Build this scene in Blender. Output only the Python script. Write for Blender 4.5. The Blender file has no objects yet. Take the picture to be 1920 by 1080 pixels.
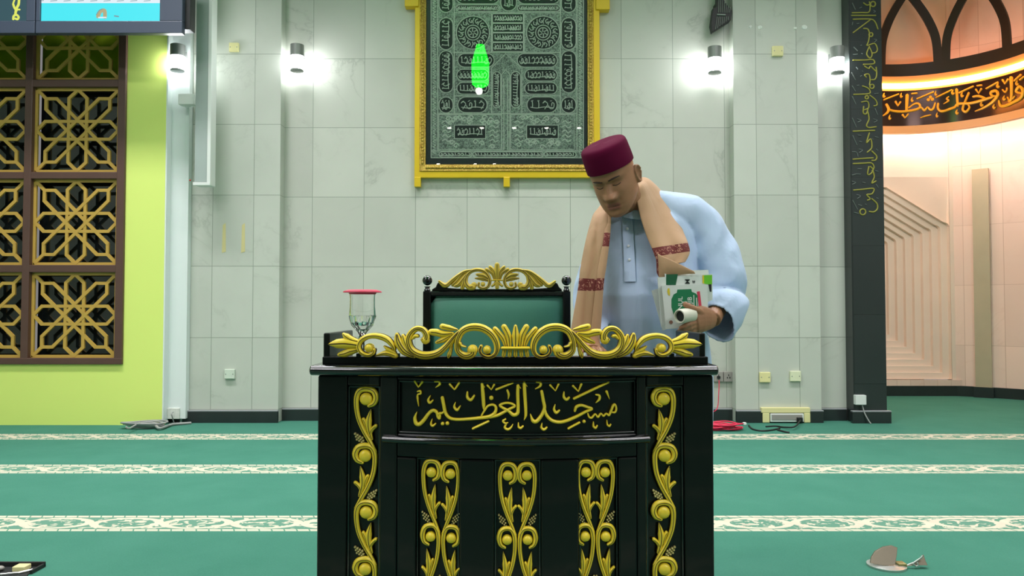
import bpy, bmesh, math, random
from mathutils import Vector, Matrix, noise
from mathutils.geometry import tessellate_polygon
C = bpy.context.scene
COL = C.collection
PI = math.pi
# ------------------------------------------------------------------ camera
CAM_H, FPX, PITCH = 1.05, 1400.0, math.atan(41 / 1400.0)
cam_d = bpy.data.cameras.new('camera')
cam_d.sensor_width = 36.0
cam_d.lens = 36.0 * FPX / 1920.0
cam_d.clip_end = 100
cam = bpy.data.objects.new('camera', cam_d)
COL.objects.link(cam)
cam.location = (0, 0, CAM_H)
cam.rotation_euler = (PI / 2 + PITCH, 0, 0)
C.camera = cam
# ------------------------------------------------------------------ colour management, world, hall lights
C.view_settings.view_transform = 'Standard'
C.view_settings.look = 'None'
C.view_settings.exposure = 0.0
C.view_settings.gamma = 1.0
C.view_settings.use_curve_mapping = False
w = bpy.data.worlds.new('world')
C.world = w
w.use_nodes = True
w.node_tree.nodes['Background'].inputs[0].default_value = (0.88, 0.86, 0.87, 1)
w.node_tree.nodes['Background'].inputs[1].default_value = 0.25


def area(name, loc, sx, sy, power, col=(1.0, 0.958, 0.985), target=None):
    l = bpy.data.lights.new(name, 'AREA')
    l.shape = 'RECTANGLE'
    l.size, l.size_y, l.energy, l.color = sx, sy, power, col
    o = bpy.data.objects.new(name, l)
    COL.objects.link(o)
    o.location = loc
    if target:
        o.rotation_euler = (Vector(target) - Vector(loc)).to_track_quat('-Z', 'Y').to_euler()
    return o


# rows of fluorescent ceiling fittings of the hall
for ax, ay, pw in ((-3.6, 4.9, 108), (0, 4.7, 86), (3.2, 4.7, 84), (-3.2, 1.2, 116), (3.0, 1.2, 116),
                   (-5.2, -3.0, 250), (5.2, -3.0, 250)):
    lo = area('ceiling_fitting', (ax, ay, 5.85), 2.6, 0.5, pw)
    lo.data.spread = math.radians(105 if ay > 4 else 180)

# ------------------------------------------------------------------ pixel helpers (1920 x 1080 frame -> place at a depth)
_ct, _st = math.cos(PITCH), math.sin(PITCH)


def ray(px, py):
    x, z = px - 960.0, 540.0 - py
    return Vector((x, FPX * _ct - z * _st, FPX * _st + z * _ct))


def P(px, py, Y):
    d = ray(px, py)
    return Vector((0, 0, CAM_H)) + d * (Y / d.y)


def PX(px, Y):
    return P(px, 540, Y).x


def PZ(py, Y):
    return P(960, py, Y).z


# ------------------------------------------------------------------ materials
def lin(c):
    r = []
    for v in c[:3]:
        v = v / 255.0
        r.append(v / 12.92 if v <= 0.04045 else ((v + 0.055) / 1.055) ** 2.4)
    return (r[0], r[1], r[2], 1.0)


class NT:
    def __init__(s, name):
        s.m = bpy.data.materials.new(name)
        s.m.use_nodes = True
        s.t = s.m.node_tree
        s.bs = s.t.nodes['Principled BSDF']
        s.out = s.t.nodes['Material Output']

    def n(s, typ, **kw):
        nd = s.t.nodes.new(typ)
        for k, v in kw.items():
            setattr(nd, k, v)
        return nd

    def set(s, sock, v):
        if isinstance(v, bpy.types.NodeSocket):
            s.t.links.new(v, sock)
        else:
            sock.default_value = v

    def math(s, op, a, b=0.0, c=None):
        nd = s.n('ShaderNodeMath', operation=op)
        s.set(nd.inputs[0], a)
        s.set(nd.inputs[1], b)
        if c is not None:
            s.set(nd.inputs[2], c)
        return nd.outputs[0]

    def mix(s, f, a, b):
        nd = s.n('ShaderNodeMix', data_type='RGBA')
        s.set(nd.inputs[0], f)
        s.set(nd.inputs[6], a)
        s.set(nd.inputs[7], b)
        return nd.outputs[2]

    def pos(s):
        g = s.n('ShaderNodeNewGeometry')
        sp = s.n('ShaderNodeSeparateXYZ')
        s.t.links.new(g.outputs['Position'], sp.inputs[0])
        return g.outputs['Position'], sp.outputs[0], sp.outputs[1], sp.outputs[2]

    def obj(s):
        return s.n('ShaderNodeTexCoord').outputs['Object']

    def noise(s, vec, scale, detail=3, rough=0.5, dist=0.0):
        nd = s.n('ShaderNodeTexNoise')
        s.set(nd.inputs['Vector'], vec)
        nd.inputs['Scale'].default_value = scale
        nd.inputs['Detail'].default_value = detail
        nd.inputs['Roughness'].default_value = rough
        nd.inputs['Distortion'].default_value = dist
        return nd.outputs[0]

    def ramp(s, f, stops):
        nd = s.n('ShaderNodeValToRGB')
        s.set(nd.inputs[0], f)
        e = nd.color_ramp.elements
        while len(e) > 1:
            e.remove(e[0])
        e[0].position, e[0].color = stops[0][0], stops[0][1]
        for p, c in stops[1:]:
            q = e.new(p)
            q.color = c
        return nd.outputs[0]

    def scale(s, vec, v):
        nd = s.n('ShaderNodeMapping')
        s.set(nd.inputs[0], vec)
        nd.inputs['Scale'].default_value = v
        return nd.outputs[0]

    def bump(s, h, strength=0.3, dist=0.01):
        nd = s.n('ShaderNodeBump')
        nd.inputs['Strength'].default_value = strength
        nd.inputs['Distance'].default_value = dist
        s.set(nd.inputs['Height'], h)
        s.t.links.new(nd.outputs[0], s.bs.inputs['Normal'])

    def col(s, v):
        s.set(s.bs.inputs['Base Color'], v)

    def p(s, **kw):
        for k, v in kw.items():
            s.set(s.bs.inputs[k.replace('_', ' ')], v)


def pm(name, col, rough=0.5, metal=0.0, var=0.08, vscale=6.0, bump=None, coat=0.0, spec=None, emit=None, es=1.0):
    t = NT(name)
    c = lin(col)
    o = t.obj()
    if var:
        f = t.noise(o, vscale)
        d = tuple(v * (1 - var) for v in c[:3]) + (1,)
        b = tuple(min(1, v * (1 + var)) for v in c[:3]) + (1,)
        t.col(t.mix(f, d, b))
    else:
        t.col(c)
    t.p(Roughness=rough, Metallic=metal)
    if coat:
        t.bs.inputs['Coat Weight'].default_value = coat
        t.bs.inputs['Coat Roughness'].default_value = 0.06
    if spec is not None:
        t.bs.inputs['Specular IOR Level'].default_value = spec
    if bump:
        t.bump(t.noise(o, bump[0], 4), bump[1], bump[2] if len(bump) > 2 else 0.004)
    if emit:
        t.bs.inputs['Emission Color'].default_value = lin(emit)
        t.bs.inputs['Emission Strength'].default_value = es
    return t.m


def tile_mat(name, col, vein, x0, sx, z0, sz, lw=0.0055, joint=(142, 150, 138), rough=0.32, veinamt=0.4):
    t = NT(name)
    pos, x, y, z = t.pos()

    def grid(c, o, s):
        f = t.math('FRACT', t.math('DIVIDE', t.math('SUBTRACT', c, o), s))
        f = t.math('ABSOLUTE', t.math('SUBTRACT', f, 0.5))
        return t.math('GREATER_THAN', f, 0.5 - lw / (2 * s)), t.math('FLOOR', t.math('DIVIDE', t.math('SUBTRACT', c, o), s))
    jx, ix = grid(x, x0, sx)
    jz, iz = grid(z, z0, sz)
    j = t.math('MAXIMUM', jx, jz)
    wn = t.n('ShaderNodeTexWhiteNoise', noise_dimensions='2D')
    cv = t.n('ShaderNodeCombineXYZ')
    t.set(cv.inputs[0], ix)
    t.set(cv.inputs[1], iz)
    t.t.links.new(cv.outputs[0], wn.inputs[0])
    va = t.n('ShaderNodeVectorMath', operation='MULTIPLY_ADD')
    t.t.links.new(wn.outputs['Color'], va.inputs[0])
    va.inputs[1].default_value = (7, 7, 7)
    t.t.links.new(pos, va.inputs[2])
    vp = va.outputs[0]
    n1 = t.noise(vp, 1.6, 6, 0.6, 0.6)
    v1 = t.math('ABSOLUTE', t.math('SUBTRACT', n1, 0.5))
    vm = t.ramp(v1, [(0.0, (1, 1, 1, 1)), (0.018, (0.25, 0.25, 0.25, 1)), (0.06, (0, 0, 0, 1))])
    n2 = t.noise(vp, 0.9, 4, 0.6, 0.5)
    gate = t.ramp(n2, [(0.48, (0, 0, 0, 1)), (0.7, (1, 1, 1, 1))])
    vmask = t.math('MULTIPLY', t.math('MULTIPLY', vm, gate), veinamt)
    c = lin(col)
    lo = tuple(v * 0.93 for v in c[:3]) + (1,)
    hi = tuple(min(1, v * 1.06) for v in c[:3]) + (1,)
    base = t.mix(wn.outputs['Value'], lo, hi)
    base = t.mix(t.math('MULTIPLY', t.noise(vp, 2.5, 5), 0.22), base, lin(vein))
    base = t.mix(vmask, base, lin(vein))
    t.col(t.mix(j, base, lin(joint)))
    t.p(Roughness=rough)
    t.bump(t.math('SUBTRACT', 1.0, j), 0.3, 0.002)
    return t.m


M = {}
M['marble'] = tile_mat('marble_wall', (200, 202, 192), (122, 128, 118), -1.419, 0.4945, 0.79, 0.67)
M['marble_left'] = tile_mat('marble_pilaster_left', (198, 202, 192), (125, 133, 120), -2.815, 0.385, 0.79, 0.67)
M['marble_right'] = tile_mat('marble_pilaster_right', (198, 202, 192), (120, 128, 116), 2.305, 0.385, 0.79, 0.67)
M['marble_strip'] = tile_mat('marble_narrow_wall', (198, 202, 192), (122, 128, 118), 0.0, 20.0, 0.79, 0.67)
M['niche'] = tile_mat('niche_marble', (232, 206, 190), (206, 170, 148), 0.07, 0.165, 0.62, 0.73, 0.004, (196, 165, 145), 0.35, 0.3)
M['niche_plain'] = pm('niche_smooth_marble', (230, 212, 194), 0.45, var=0.06, vscale=3)
M['stone_strip'] = pm('beige_green_stone', (176, 166, 138), 0.4, var=0.08)
M['black_stone'] = tile_mat('black_granite', (38, 44, 44), (60, 68, 68), 3.19, 2.0, 0.36, 0.645, 0.004, (22, 26, 26), 0.25, 0.2)
M['skirting'] = pm('black_skirting', (40, 46, 46), 0.25, var=0.15)
M['skirting_lip'] = pm('grey_skirting_lip', (150, 152, 156), 0.4)
M['lime'] = pm('lime_paint', (222, 240, 126), 0.6, var=0.02, vscale=2)
M['white_paint'] = pm('white_paint', (222, 230, 228), 0.6, var=0.02)
M['granite'] = pm('white_granite', (214, 216, 208), 0.5, var=0.25, vscale=60)
M['hall'] = pm('hall_wall_paint', (205, 212, 200), 0.7, var=0.03)
M['ceil'] = pm('ceiling_paint', (210, 214, 210), 0.8, var=0.03)
M['black'] = pm('black_gloss_lacquer', (7, 10, 10), 0.3, var=0.1, coat=0.15, spec=.3)
M['black_edge'] = pm('black_lacquer_moulding', (12, 14, 16), 0.16, var=0.1, coat=0.7)
M['gold'] = pm('gold_paint', (246, 216, 62), 0.36, 0.0, var=0.08, vscale=18)
M['groove_side_dark'] = pm('dark_groove_and_side_shade', (62, 44, 10), 0.6, var=0.1)
M['gold_old'] = pm('antique_gold_paint', (216, 188, 66), 0.4, 0.0, var=0.25, vscale=25)
M['berry'] = pm('old_gold_berries', (196, 182, 120), 0.4, 0.1, var=0.2)
M['leather'] = pm('green_leather', (76, 138, 118), 0.45, var=0.05, bump=(220, 0.12))
M['brown_wood'] = pm('brown_window_wood', (88, 62, 54), 0.45, var=0.12, vscale=9)
M['lattice'] = pm('golden_lattice_wood', (190, 154, 70), 0.5, var=0.08)
M['steel'] = pm('grey_steel', (150, 152, 150), 0.4, 0.6)
M['lamp_metal'] = pm('grey_lamp_metal', (140, 142, 140), 0.45, 0.3)
M['cream'] = pm('cream_plastic', (226, 218, 160), 0.45, var=0.03)
M['white_plastic'] = pm('white_plastic', (222, 226, 222), 0.4, var=0.02)
M['grey_plastic'] = pm('grey_plastic', (150, 146, 140), 0.45, var=0.04)
M['dark'] = pm('dark_plastic', (22, 24, 26), 0.5)
M['red'] = pm('red_cable', (214, 40, 78), 0.5)
M['grey_cable'] = pm('grey_cable', (150, 152, 150), 0.55)
M['black_rubber'] = pm('black_cable', (24, 28, 28), 0.6)


# ------------------------------------------------------------------ mesh building
class MB:
    def __init__(s):
        s.v, s.f, s.mi = [], [], []

    def add(s, vs, fs, mi=0):
        o = len(s.v)
        s.v.extend([tuple(p) for p in vs])
        for f in fs:
            s.f.append(tuple(i + o for i in f))
            s.mi.append(mi)
        return s

    def box(s, x0, x1, y0, y1, z0, z1, mi=0):
        vs = [(x, y, z) for x in (x0, x1) for y in (y0, y1) for z in (z0, z1)]
        return s.add(vs, [(0, 1, 3, 2), (4, 6, 7, 5), (0, 4, 5, 1), (2, 3, 7, 6), (0, 2, 6, 4), (1, 5, 7, 3)], mi)

    def hexa(s, fr, bk, mi=0):          # four front corners, four back corners, same order
        return s.add(list(fr) + list(bk), [(0, 1, 2, 3), (7, 6, 5, 4), (0, 4, 5, 1), (1, 5, 6, 2), (2, 6, 7, 3), (3, 7, 4, 0)], mi)

    def prism(s, poly, off, mi=0):      # polygon (3-D points) swept by a vector
        n = len(poly)
        poly = [Vector(p) for p in poly]
        off = Vector(off)
        tri = tessellate_polygon([poly])
        vs = poly + [p + off for p in poly]
        fs = [tuple(t) for t in tri] + [tuple(i + n for i in reversed(t)) for t in tri]
        fs += [(i, (i + 1) % n, (i + 1) % n + n, i + n) for i in range(n)]
        return s.add(vs, fs, mi)

    def loft(s, rings, caps=True, mi=0, closed=True):
        n = len(rings[0])
        vs = [p for r in rings for p in r]
        fs = []
        for i in range(len(rings) - 1):
            for j in range(n if closed else n - 1):
                k = (j + 1) % n
                fs.append((i * n + j, i * n + k, (i + 1) * n + k, (i + 1) * n + j))
        if caps:
            fs.append(tuple(range(n - 1, -1, -1)))
            fs.append(tuple((len(rings) - 1) * n + j for j in range(n)))
        return s.add(vs, fs, mi)

    def lathe(s, prof, c, n=32, axis='z', mi=0, caps=True):
        rings = []
        for r, h in prof:
            ring = []
            for k in range(n):
                a = 2 * PI * k / n
                if axis == 'z':
                    ring.append((c[0] + r * math.cos(a), c[1] + r * math.sin(a), c[2] + h))
                elif axis == 'y':
                    ring.append((c[0] + r * math.cos(a), c[1] + h, c[2] + r * math.sin(a)))
                else:
                    ring.append((c[0] + h, c[1] + r * math.cos(a), c[2] + r * math.sin(a)))
            rings.append(ring)
        return s.loft(rings, caps, mi)

    def ball(s, c, r, n=16, sc=(1, 1, 1), mi=0, rot=None):
        rings = []
        m = max(6, n // 2)
        for i in range(m + 1):
            t = PI * min(max(i / m, 0.004), 0.996)
            ring = []
            for k in range(n):
                a = 2 * PI * k / n
                v = Vector((r * sc[0] * math.sin(t) * math.cos(a), r * sc[1] * math.sin(t) * math.sin(a), -r * sc[2] * math.cos(t)))
                if rot:
                    v = rot @ v
                ring.append(Vector(c) + v)
            rings.append(ring)
        return s.loft(rings, True, mi)

    def tube(s, pts, rad, n=10, mi=0, caps=True, flat=None):
        pts = [Vector(p) for p in pts]
        rr = rad if isinstance(rad, (list, tuple)) else [rad] * len(pts)
        rings = []
        up = None
        for i, p in enumerate(pts):
            t = (pts[min(i + 1, len(pts) - 1)] - pts[max(i - 1, 0)]).normalized()
            if up is None:
                a = Vector((0, 0, 1)) if abs(t.z) < 0.9 else Vector((0, 1, 0))
                up = (a - t * a.dot(t)).normalized()
            else:
                up = (up - t * up.dot(t)).normalized()
            b = t.cross(up)
            r = rr[i]
            rx, ry = r if isinstance(r, (list, tuple)) else (r, r)
            rings.append([p + up * (ry * math.cos(2 * PI * k / n)) + b * (rx * math.sin(2 * PI * k / n)) for k in range(n)])
        return s.loft(rings, caps, mi)

    def build(s, name, mats, parent=None, smooth=None, bevel=None, solid=None, sub=0, seg=2):
        me = bpy.data.meshes.new(name)
        me.from_pydata(s.v, [], s.f)
        if not isinstance(mats, (list, tuple)):
            mats = [mats]
        for m in mats:
            me.materials.append(m)
        me.polygons.foreach_set('material_index', s.mi)
        bm = bmesh.new()
        bm.from_mesh(me)
        bmesh.ops.recalc_face_normals(bm, faces=bm.faces)
        bm.to_mesh(me)
        bm.free()
        if smooth is not None:
            me.shade_smooth()
            if smooth < 179:
                me.set_sharp_from_angle(angle=math.radians(smooth))
        me.update()
        o = bpy.data.objects.new(name, me)
        COL.objects.link(o)
        if parent is not None:
            o.parent = parent
            o.matrix_parent_inverse = parent.matrix_basis.inverted()
        if solid:
            md = o.modifiers.new('solidify', 'SOLIDIFY')
            md.thickness = solid
            md.offset = 0
        if sub:
            md = o.modifiers.new('subsurf', 'SUBSURF')
            md.levels = md.render_levels = sub
        if bevel:
            md = o.modifiers.new('bevel', 'BEVEL')
            md.width = bevel
            md.segments = seg
            md.limit_method = 'ANGLE'
            md.angle_limit = math.radians(35)
        return o


def tag(o, label, cat, group=None, kind=None):
    o['label'] = label
    o['category'] = cat
    if group:
        o['group'] = group
    if kind:
        o['kind'] = kind
    return o


def thing(name, label, cat, loc=(0, 0, 0), group=None):
    o = bpy.data.objects.new(name, None)
    COL.objects.link(o)
    o.empty_display_size = 0.1
    o.location = loc
    o.matrix_basis = Matrix.Translation(loc)
    return tag(o, label, cat, group)


def struct(o):
    o['kind'] = 'structure'
    return o


def copy_tree(o, parent=None):
    c = o.copy()
    COL.objects.link(c)
    if parent is not None:
        c.parent = parent
    for ch in list(o.children):
        copy_tree(ch, c)
    return c


def lerp_tab(tab, x):
    if x <= tab[0][0]:
        return list(tab[0][1:])
    for a, b in zip(tab, tab[1:]):
        if x <= b[0]:
            t = (x - a[0]) / (b[0] - a[0])
            return [p + (q - p) * t for p, q in zip(a[1:], b[1:])]
    return list(tab[-1][1:])


def cr(vals, t):                        # Catmull-Rom through a list of vectors / numbers
    n = len(vals)
    i = min(int(t), n - 2)
    u = t - i
    p0, p1, p2, p3 = vals[max(i - 1, 0)], vals[i], vals[i + 1], vals[min(i + 2, n - 1)]
    return 0.5 * ((2 * p1) + (p2 - p0) * u + (2 * p0 - 5 * p1 + 4 * p2 - p3) * u * u + (3 * p1 - p0 - 3 * p2 + p3) * u ** 3)


def smooth_path(pts, per=5):
    pts = [Vector(p) for p in pts]
    if len(pts) < 3:
        k = per
        return [pts[0].lerp(pts[1], i / k) for i in range(k + 1)]
    n = (len(pts) - 1) * per
    return [cr(pts, (len(pts) - 1) * i / n) for i in range(n + 1)]


# a carved / painted stroke: domed ribbon along a 2-D path, put into the place by mp(x, y, height)
def stroke(mb, pts, wid, mp, hb=0.004, hd=0.004, per=5, rnd=True, grooves=(), mi=0, gmi=1, gw=0.09, back=True, side=False):
    q = [Vector((a, b)) for a, b in pts]
    wl = list(wid) if isinstance(wid, (list, tuple)) else [wid] * len(q)
    n = (len(q) - 1) * per
    cs, ws = [], []
    for i in range(n + 1):
        t = (len(q) - 1) * i / n
        if len(q) > 2:
            cs.append(cr(q, t))
        else:
            cs.append(q[0].lerp(q[1], i / n))
        ii = min(int(t), len(wl) - 2)
        ws.append(max(0.01, (wl[ii] + (wl[ii + 1] - wl[ii]) * (t - ii)) / 2))
    tg = []
    for i in range(len(cs)):
        d = cs[min(i + 1, len(cs) - 1)] - cs[max(i - 1, 0)]
        tg.append(d.normalized() if d.length > 1e-9 else Vector((1, 0)))
    if rnd:
        pre, prew, suf, sufw = [], [], [], []
        for a in (80, 50, 25):
            s_, c_ = math.sin(math.radians(a)), math.cos(math.radians(a))
            pre.append(cs[0] - tg[0] * ws[0] * s_)
            prew.append(ws[0] * c_)
        for a in (25, 50, 80):
            s_, c_ = math.sin(math.radians(a)), math.cos(math.radians(a))
            suf.append(cs[-1] + tg[-1] * ws[-1] * s_)
            sufw.append(ws[-1] * c_)
        cs = pre + cs + suf
        ws = prew + ws + sufw
        tg = [tg[0]] * 3 + tg + [tg[-1]] * 3
    mw = max(ws)
    prof = ((-1, 0, 0), (-1, 1, 0), (-0.8, 1, 0.6), (-0.42, 1, 0.91), (0, 1, 1), (0.42, 1, 0.91), (0.8, 1, 0.6), (1, 1, 0), (1, 0, 0))
    rings = []
    for c, t, h in zip(cs, tg, ws):
        nn = Vector((-t.y, t.x))
        k = min(1.0, (h / mw) ** 0.6)
        rings.append([mp(c.x + nn.x * h * o, c.y + nn.y * h * o, hb * b + hd * d * k) for o, b, d in prof])
    f0 = len(mb.mi)
    mb.loft(rings, True, mi, closed=back)
    if side:  # shade on the side walls put in as the dark groove colour
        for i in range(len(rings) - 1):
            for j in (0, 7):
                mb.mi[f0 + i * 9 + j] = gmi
    for go in grooves:
        lo, hi = (3, len(cs) - 3) if rnd else (1, len(cs) - 1)
        if hi - lo < 2:
            continue
        rg = []
        for i in range(lo, hi):
            c, t, h = cs[i], tg[i], ws[i]
            nn = Vector((-t.y, t.x))
            k = min(1.0, (h / mw) ** 0.6)
            e = gw * mw
            r = []
            for o in (go * h - e, go * h + e):
                f = min(0.98, abs(o / h))
                r.append(mp(c.x + nn.x * o, c.y + nn.y * o, hb + hd * k * math.sqrt(1 - f * f * 0.75) + 0.0007))
            rg.append(r)
        mb.loft(rg, False, gmi, closed=False)


def dome(mb, c, r, mp, hb=0.004, hd=0.006, mi=0, n=18):
    rings = []
    for f, h in ((1, 0), (1, hb), (0.9, hb + hd * 0.45), (0.7, hb + hd * 0.75), (0.4, hb + hd * 0.95), (0.05, hb + hd)):
        rings.append([mp(c[0] + r * f * math.cos(2 * PI * k / n), c[1] + r * f * math.sin(2 * PI * k / n), h) for k in range(n)])
    mb.loft(rings, True, mi)


def plane_map(Y):
    def mp(x, y, h):
        p = P(x, y, Y)
        return (p.x, p.y - h, p.z)
    return mp


def tx(pts, ox, oy, s):                 # crop pixels -> frame pixels
    return [(ox + a / s, oy + b / s) for a, b in pts]
# ================================================================== the room shell
YW, YP, YG, YCW = 7.13, 7.0, 6.84, 6.93            # middle wall, pilaster faces, green wall
TOP = 6.0
X_PL0, X_PL1 = PX(357, YP), PX(523.5, YP)
X_PR0, X_PR1 = PX(1378, YP), PX(1538, YP)
X_BK0, X_BK1 = PX(1596, YP), PX(1658, YP)
XG = PX(307, YG)

# carpet with woven prayer-row bands
t = NT('prayer_carpet')
pos, x, y, z = t.pos()
base = t.mix(t.noise(pos, 3.0, 5, 0.6), lin((52, 108, 90)), lin((72, 127, 109)))
base = t.mix(t.math('MULTIPLY', t.noise(pos, 120, 2), 0.25), base, lin((90, 160, 140)))
SP, Y0S, HW = 1.255, 3.71, 0.138
tt = t.math('MULTIPLY', t.math('SUBTRACT', t.math('FRACT', t.math('ADD', t.math('DIVIDE', t.math('SUBTRACT', y, Y0S), SP), 0.5)), 0.5), SP)
inb = t.math('LESS_THAN', t.math('ABSOLUTE', tt), HW)
inb = t.math('MULTIPLY', inb, t.math('LESS_THAN', y, 6.7))
v = t.math('DIVIDE', tt, HW)
av = t.math('ABSOLUTE', v)
u = t.math('MULTIPLY', t.math('SUBTRACT', t.math('FRACT', t.math('DIVIDE', x, 0.345)), 0.5), 2.0)
e = t.math('SQRT', t.math('ADD', t.math('POWER', t.math('DIVIDE', u, 0.98), 2.0), t.math('POWER', t.math('DIVIDE', v, 0.66), 2.0)))
ring = t.math('LESS_THAN', t.math('ABSOLUTE', t.math('SUBTRACT', e, 0.92)), 0.13)
nz = t.noise(t.scale(pos, (22, 34, 1)), 1.0, 2, 0.5, 0.8)
flower = t.math('MULTIPLY', t.math('GREATER_THAN', nz, 0.56), t.math('LESS_THAN', av, 0.66))
border = t.math('MULTIPLY', t.math('GREATER_THAN', av, 0.74), t.math('LESS_THAN', av, 0.95))
tick = t.math('GREATER_THAN', t.math('FRACT', t.math('ADD', t.math('DIVIDE', x, 0.06), v)), 0.12)
border = t.math('MULTIPLY', border, tick)
wm = t.math('MAXIMUM', t.math('MAXIMUM', ring, flower), border)
wm = t.math('MULTIPLY', wm, inb)
bandbase = t.mix(inb, base, lin((96, 140, 120)))
cream = t.mix(t.noise(pos, 14), lin((206, 210, 186)), lin((200, 180, 164)))
t.col(t.mix(wm, bandbase, cream))
t.p(Roughness=0.95)
t.bs.inputs['Specular IOR Level'].default_value = 0.1
t.bump(t.noise(pos, 160, 3), 0.5, 0.006)
M['carpet'] = t.m

struct(MB().box(-8, 8, -14, 9.8, -0.1, 0).build('floor', M['carpet']))
struct(MB().box(-8, 8, -14, 9.8, TOP, TOP + 0.1).build('ceiling', M['ceil']))
struct(MB().box(-8.1, -8, -14, YG, 0, TOP).build('wall_left', M['hall']))
struct(MB().box(8, 8.1, -14, 9.8, 0, TOP).build('wall_right', M['hall']))
struct(MB().box(-8, 8, -14.1, -14, 0, TOP).build('wall_back', M['hall']))

# middle marble wall, pilasters, white corner, black pillar
struct(MB().box(X_PL1 - 0.02, X_PR0 + 0.02, YW, YW + 0.15, 0, TOP).build('wall_center', M['marble']))
struct(MB().box(X_PL0, X_PL1, YP, YW + 0.15, 0, TOP).build('trim_1', M['marble_left'], bevel=0.004))
struct(MB().box(X_PR0, X_PR1, YP, YW + 0.15, 0, TOP).build('trim_2', M['marble_right'], bevel=0.004))
struct(MB().box(X_PR1, X_BK0, YW, YW + 0.15, 0, TOP).build('wall_center_right', M['marble_strip']))
struct(MB().box(XG - 0.3, X_PL0, YCW, YW + 0.15, PZ(785, YCW), TOP).box(XG - 0.3, X_PL0, YCW + 0.05, YW + 0.15, 0, PZ(785, YCW)).build('wall_corner_left', M['white_paint']))
struct(MB().box(XG - .001, XG + .012, YG + .001, YCW + .001, 0.02, TOP).build('trim_6', M['white_paint']))
pillar = struct(MB().box(X_BK0, X_BK1, YP - 0.02, 7.45, 0, TOP).build('trim_3', M['black_stone'], bevel=0.004))

# skirtings
def skirt(name, x0, x1, yf, yb, h=PZ(771, YP)):
    mb = MB().box(x0, x1, yf, yb, 0, h)
    mb.box(x0, x1, yf - 0.004, yb, h, h + 0.012, 1)
    return struct(mb.build(name, [M['skirting'], M['skirting_lip']], bevel=0.002))
skirt('baseboard_pilaster_left', X_PL0 - 0.05, X_PL1 + 0.005, YP - 0.03, YP + 0.001)
skirt('baseboard_center', X_PL1 + 0.005, X_PR0 - 0.005, YW - 0.025, YW + 0.001)
skirt('baseboard_pilaster_right', X_PR0 - 0.005, X_PR1 + 0.005, YP - 0.03, YP + 0.001)
skirt('baseboard_center_right', X_PR1 + 0.005, X_BK0 - 0.01, YW - 0.025, YW + 0.001)
skirt('baseboard_pillar', X_BK0 - 0.03, X_BK1 + 0.02, YP - 0.06, YP - 0.019)
struct(MB().box(XG + 0.012, X_PL0 - 0.05, YCW - 0.02, YCW + 0.001, PZ(785, YCW), PZ(765, YCW)).build('baseboard_corner_left', M['granite'], bevel=0.003))

# lime wall with the lattice window
WX0, WX1 = PX(-330, YG), PX(233, YG)
WZ0, WZ1 = PZ(683, YG), PZ(-180, YG)
mb = MB()
mb.box(WX1, XG, YG, YG + 0.08, 0, TOP)
mb.box(-8, WX0, YG, YG + 0.08, 0, TOP)
mb.box(WX0, WX1, YG, YG + 0.08, 0, WZ0)
mb.box(WX0, WX1, YG, YG + 0.08, WZ1, TOP)
struct(mb.build('wall_green', M['lime']))

win = struct(bpy.data.objects.new('window_1', None))
COL.objects.link(win)
win.location = ((WX0 + WX1) / 2, YG, WZ0)
win.matrix_basis = Matrix.Translation(win.location)
colpx = [(-300, -140), (-120, 43), (57, 218)]
rowpx = [(-180, -25), (-5, 150), (164, 323), (336, 497), (511, 671)]
colx = [(PX(a, YG), PX(b, YG)) for a, b in colpx]
rowz = [(PZ(b, YG), PZ(a, YG)) for a, b in rowpx]
mb = MB()
F0, F1 = YG - 0.025, YG + 0.085
mb.box(WX0, WX1, F0 - .003, F1, WZ0, rowz[-1][0])
mb.box(colx[-1][1], WX1 - .001, F0 - .0015, F1 - .001, WZ0 + .001, WZ1)
for a, b in zip(colx, colx[1:]):
    mb.box(a[1], b[0], F0, F1, WZ0, WZ1)
for a, b in zip(rowz, rowz[1:]):
    mb.box(WX0, WX1, F0 + 0.004, F1, b[1], a[0])
mb.build('window_frame', M['brown_wood'], win, bevel=0.006)
t = NT('dark_window_glass')
t.col(lin((20, 26, 26)))
t.p(Roughness=0.05)
t.bs.inputs['Specular IOR Level'].default_value = 0.7
M['dark_glass'] = t.m
t = NT('olive_reflection_glass')  # upper panes: green reflection put into the glass colour
t.col(lin((122, 142, 30)))
t.p(Roughness=0.08)
M['olive_reflection'] = t.m


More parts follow.
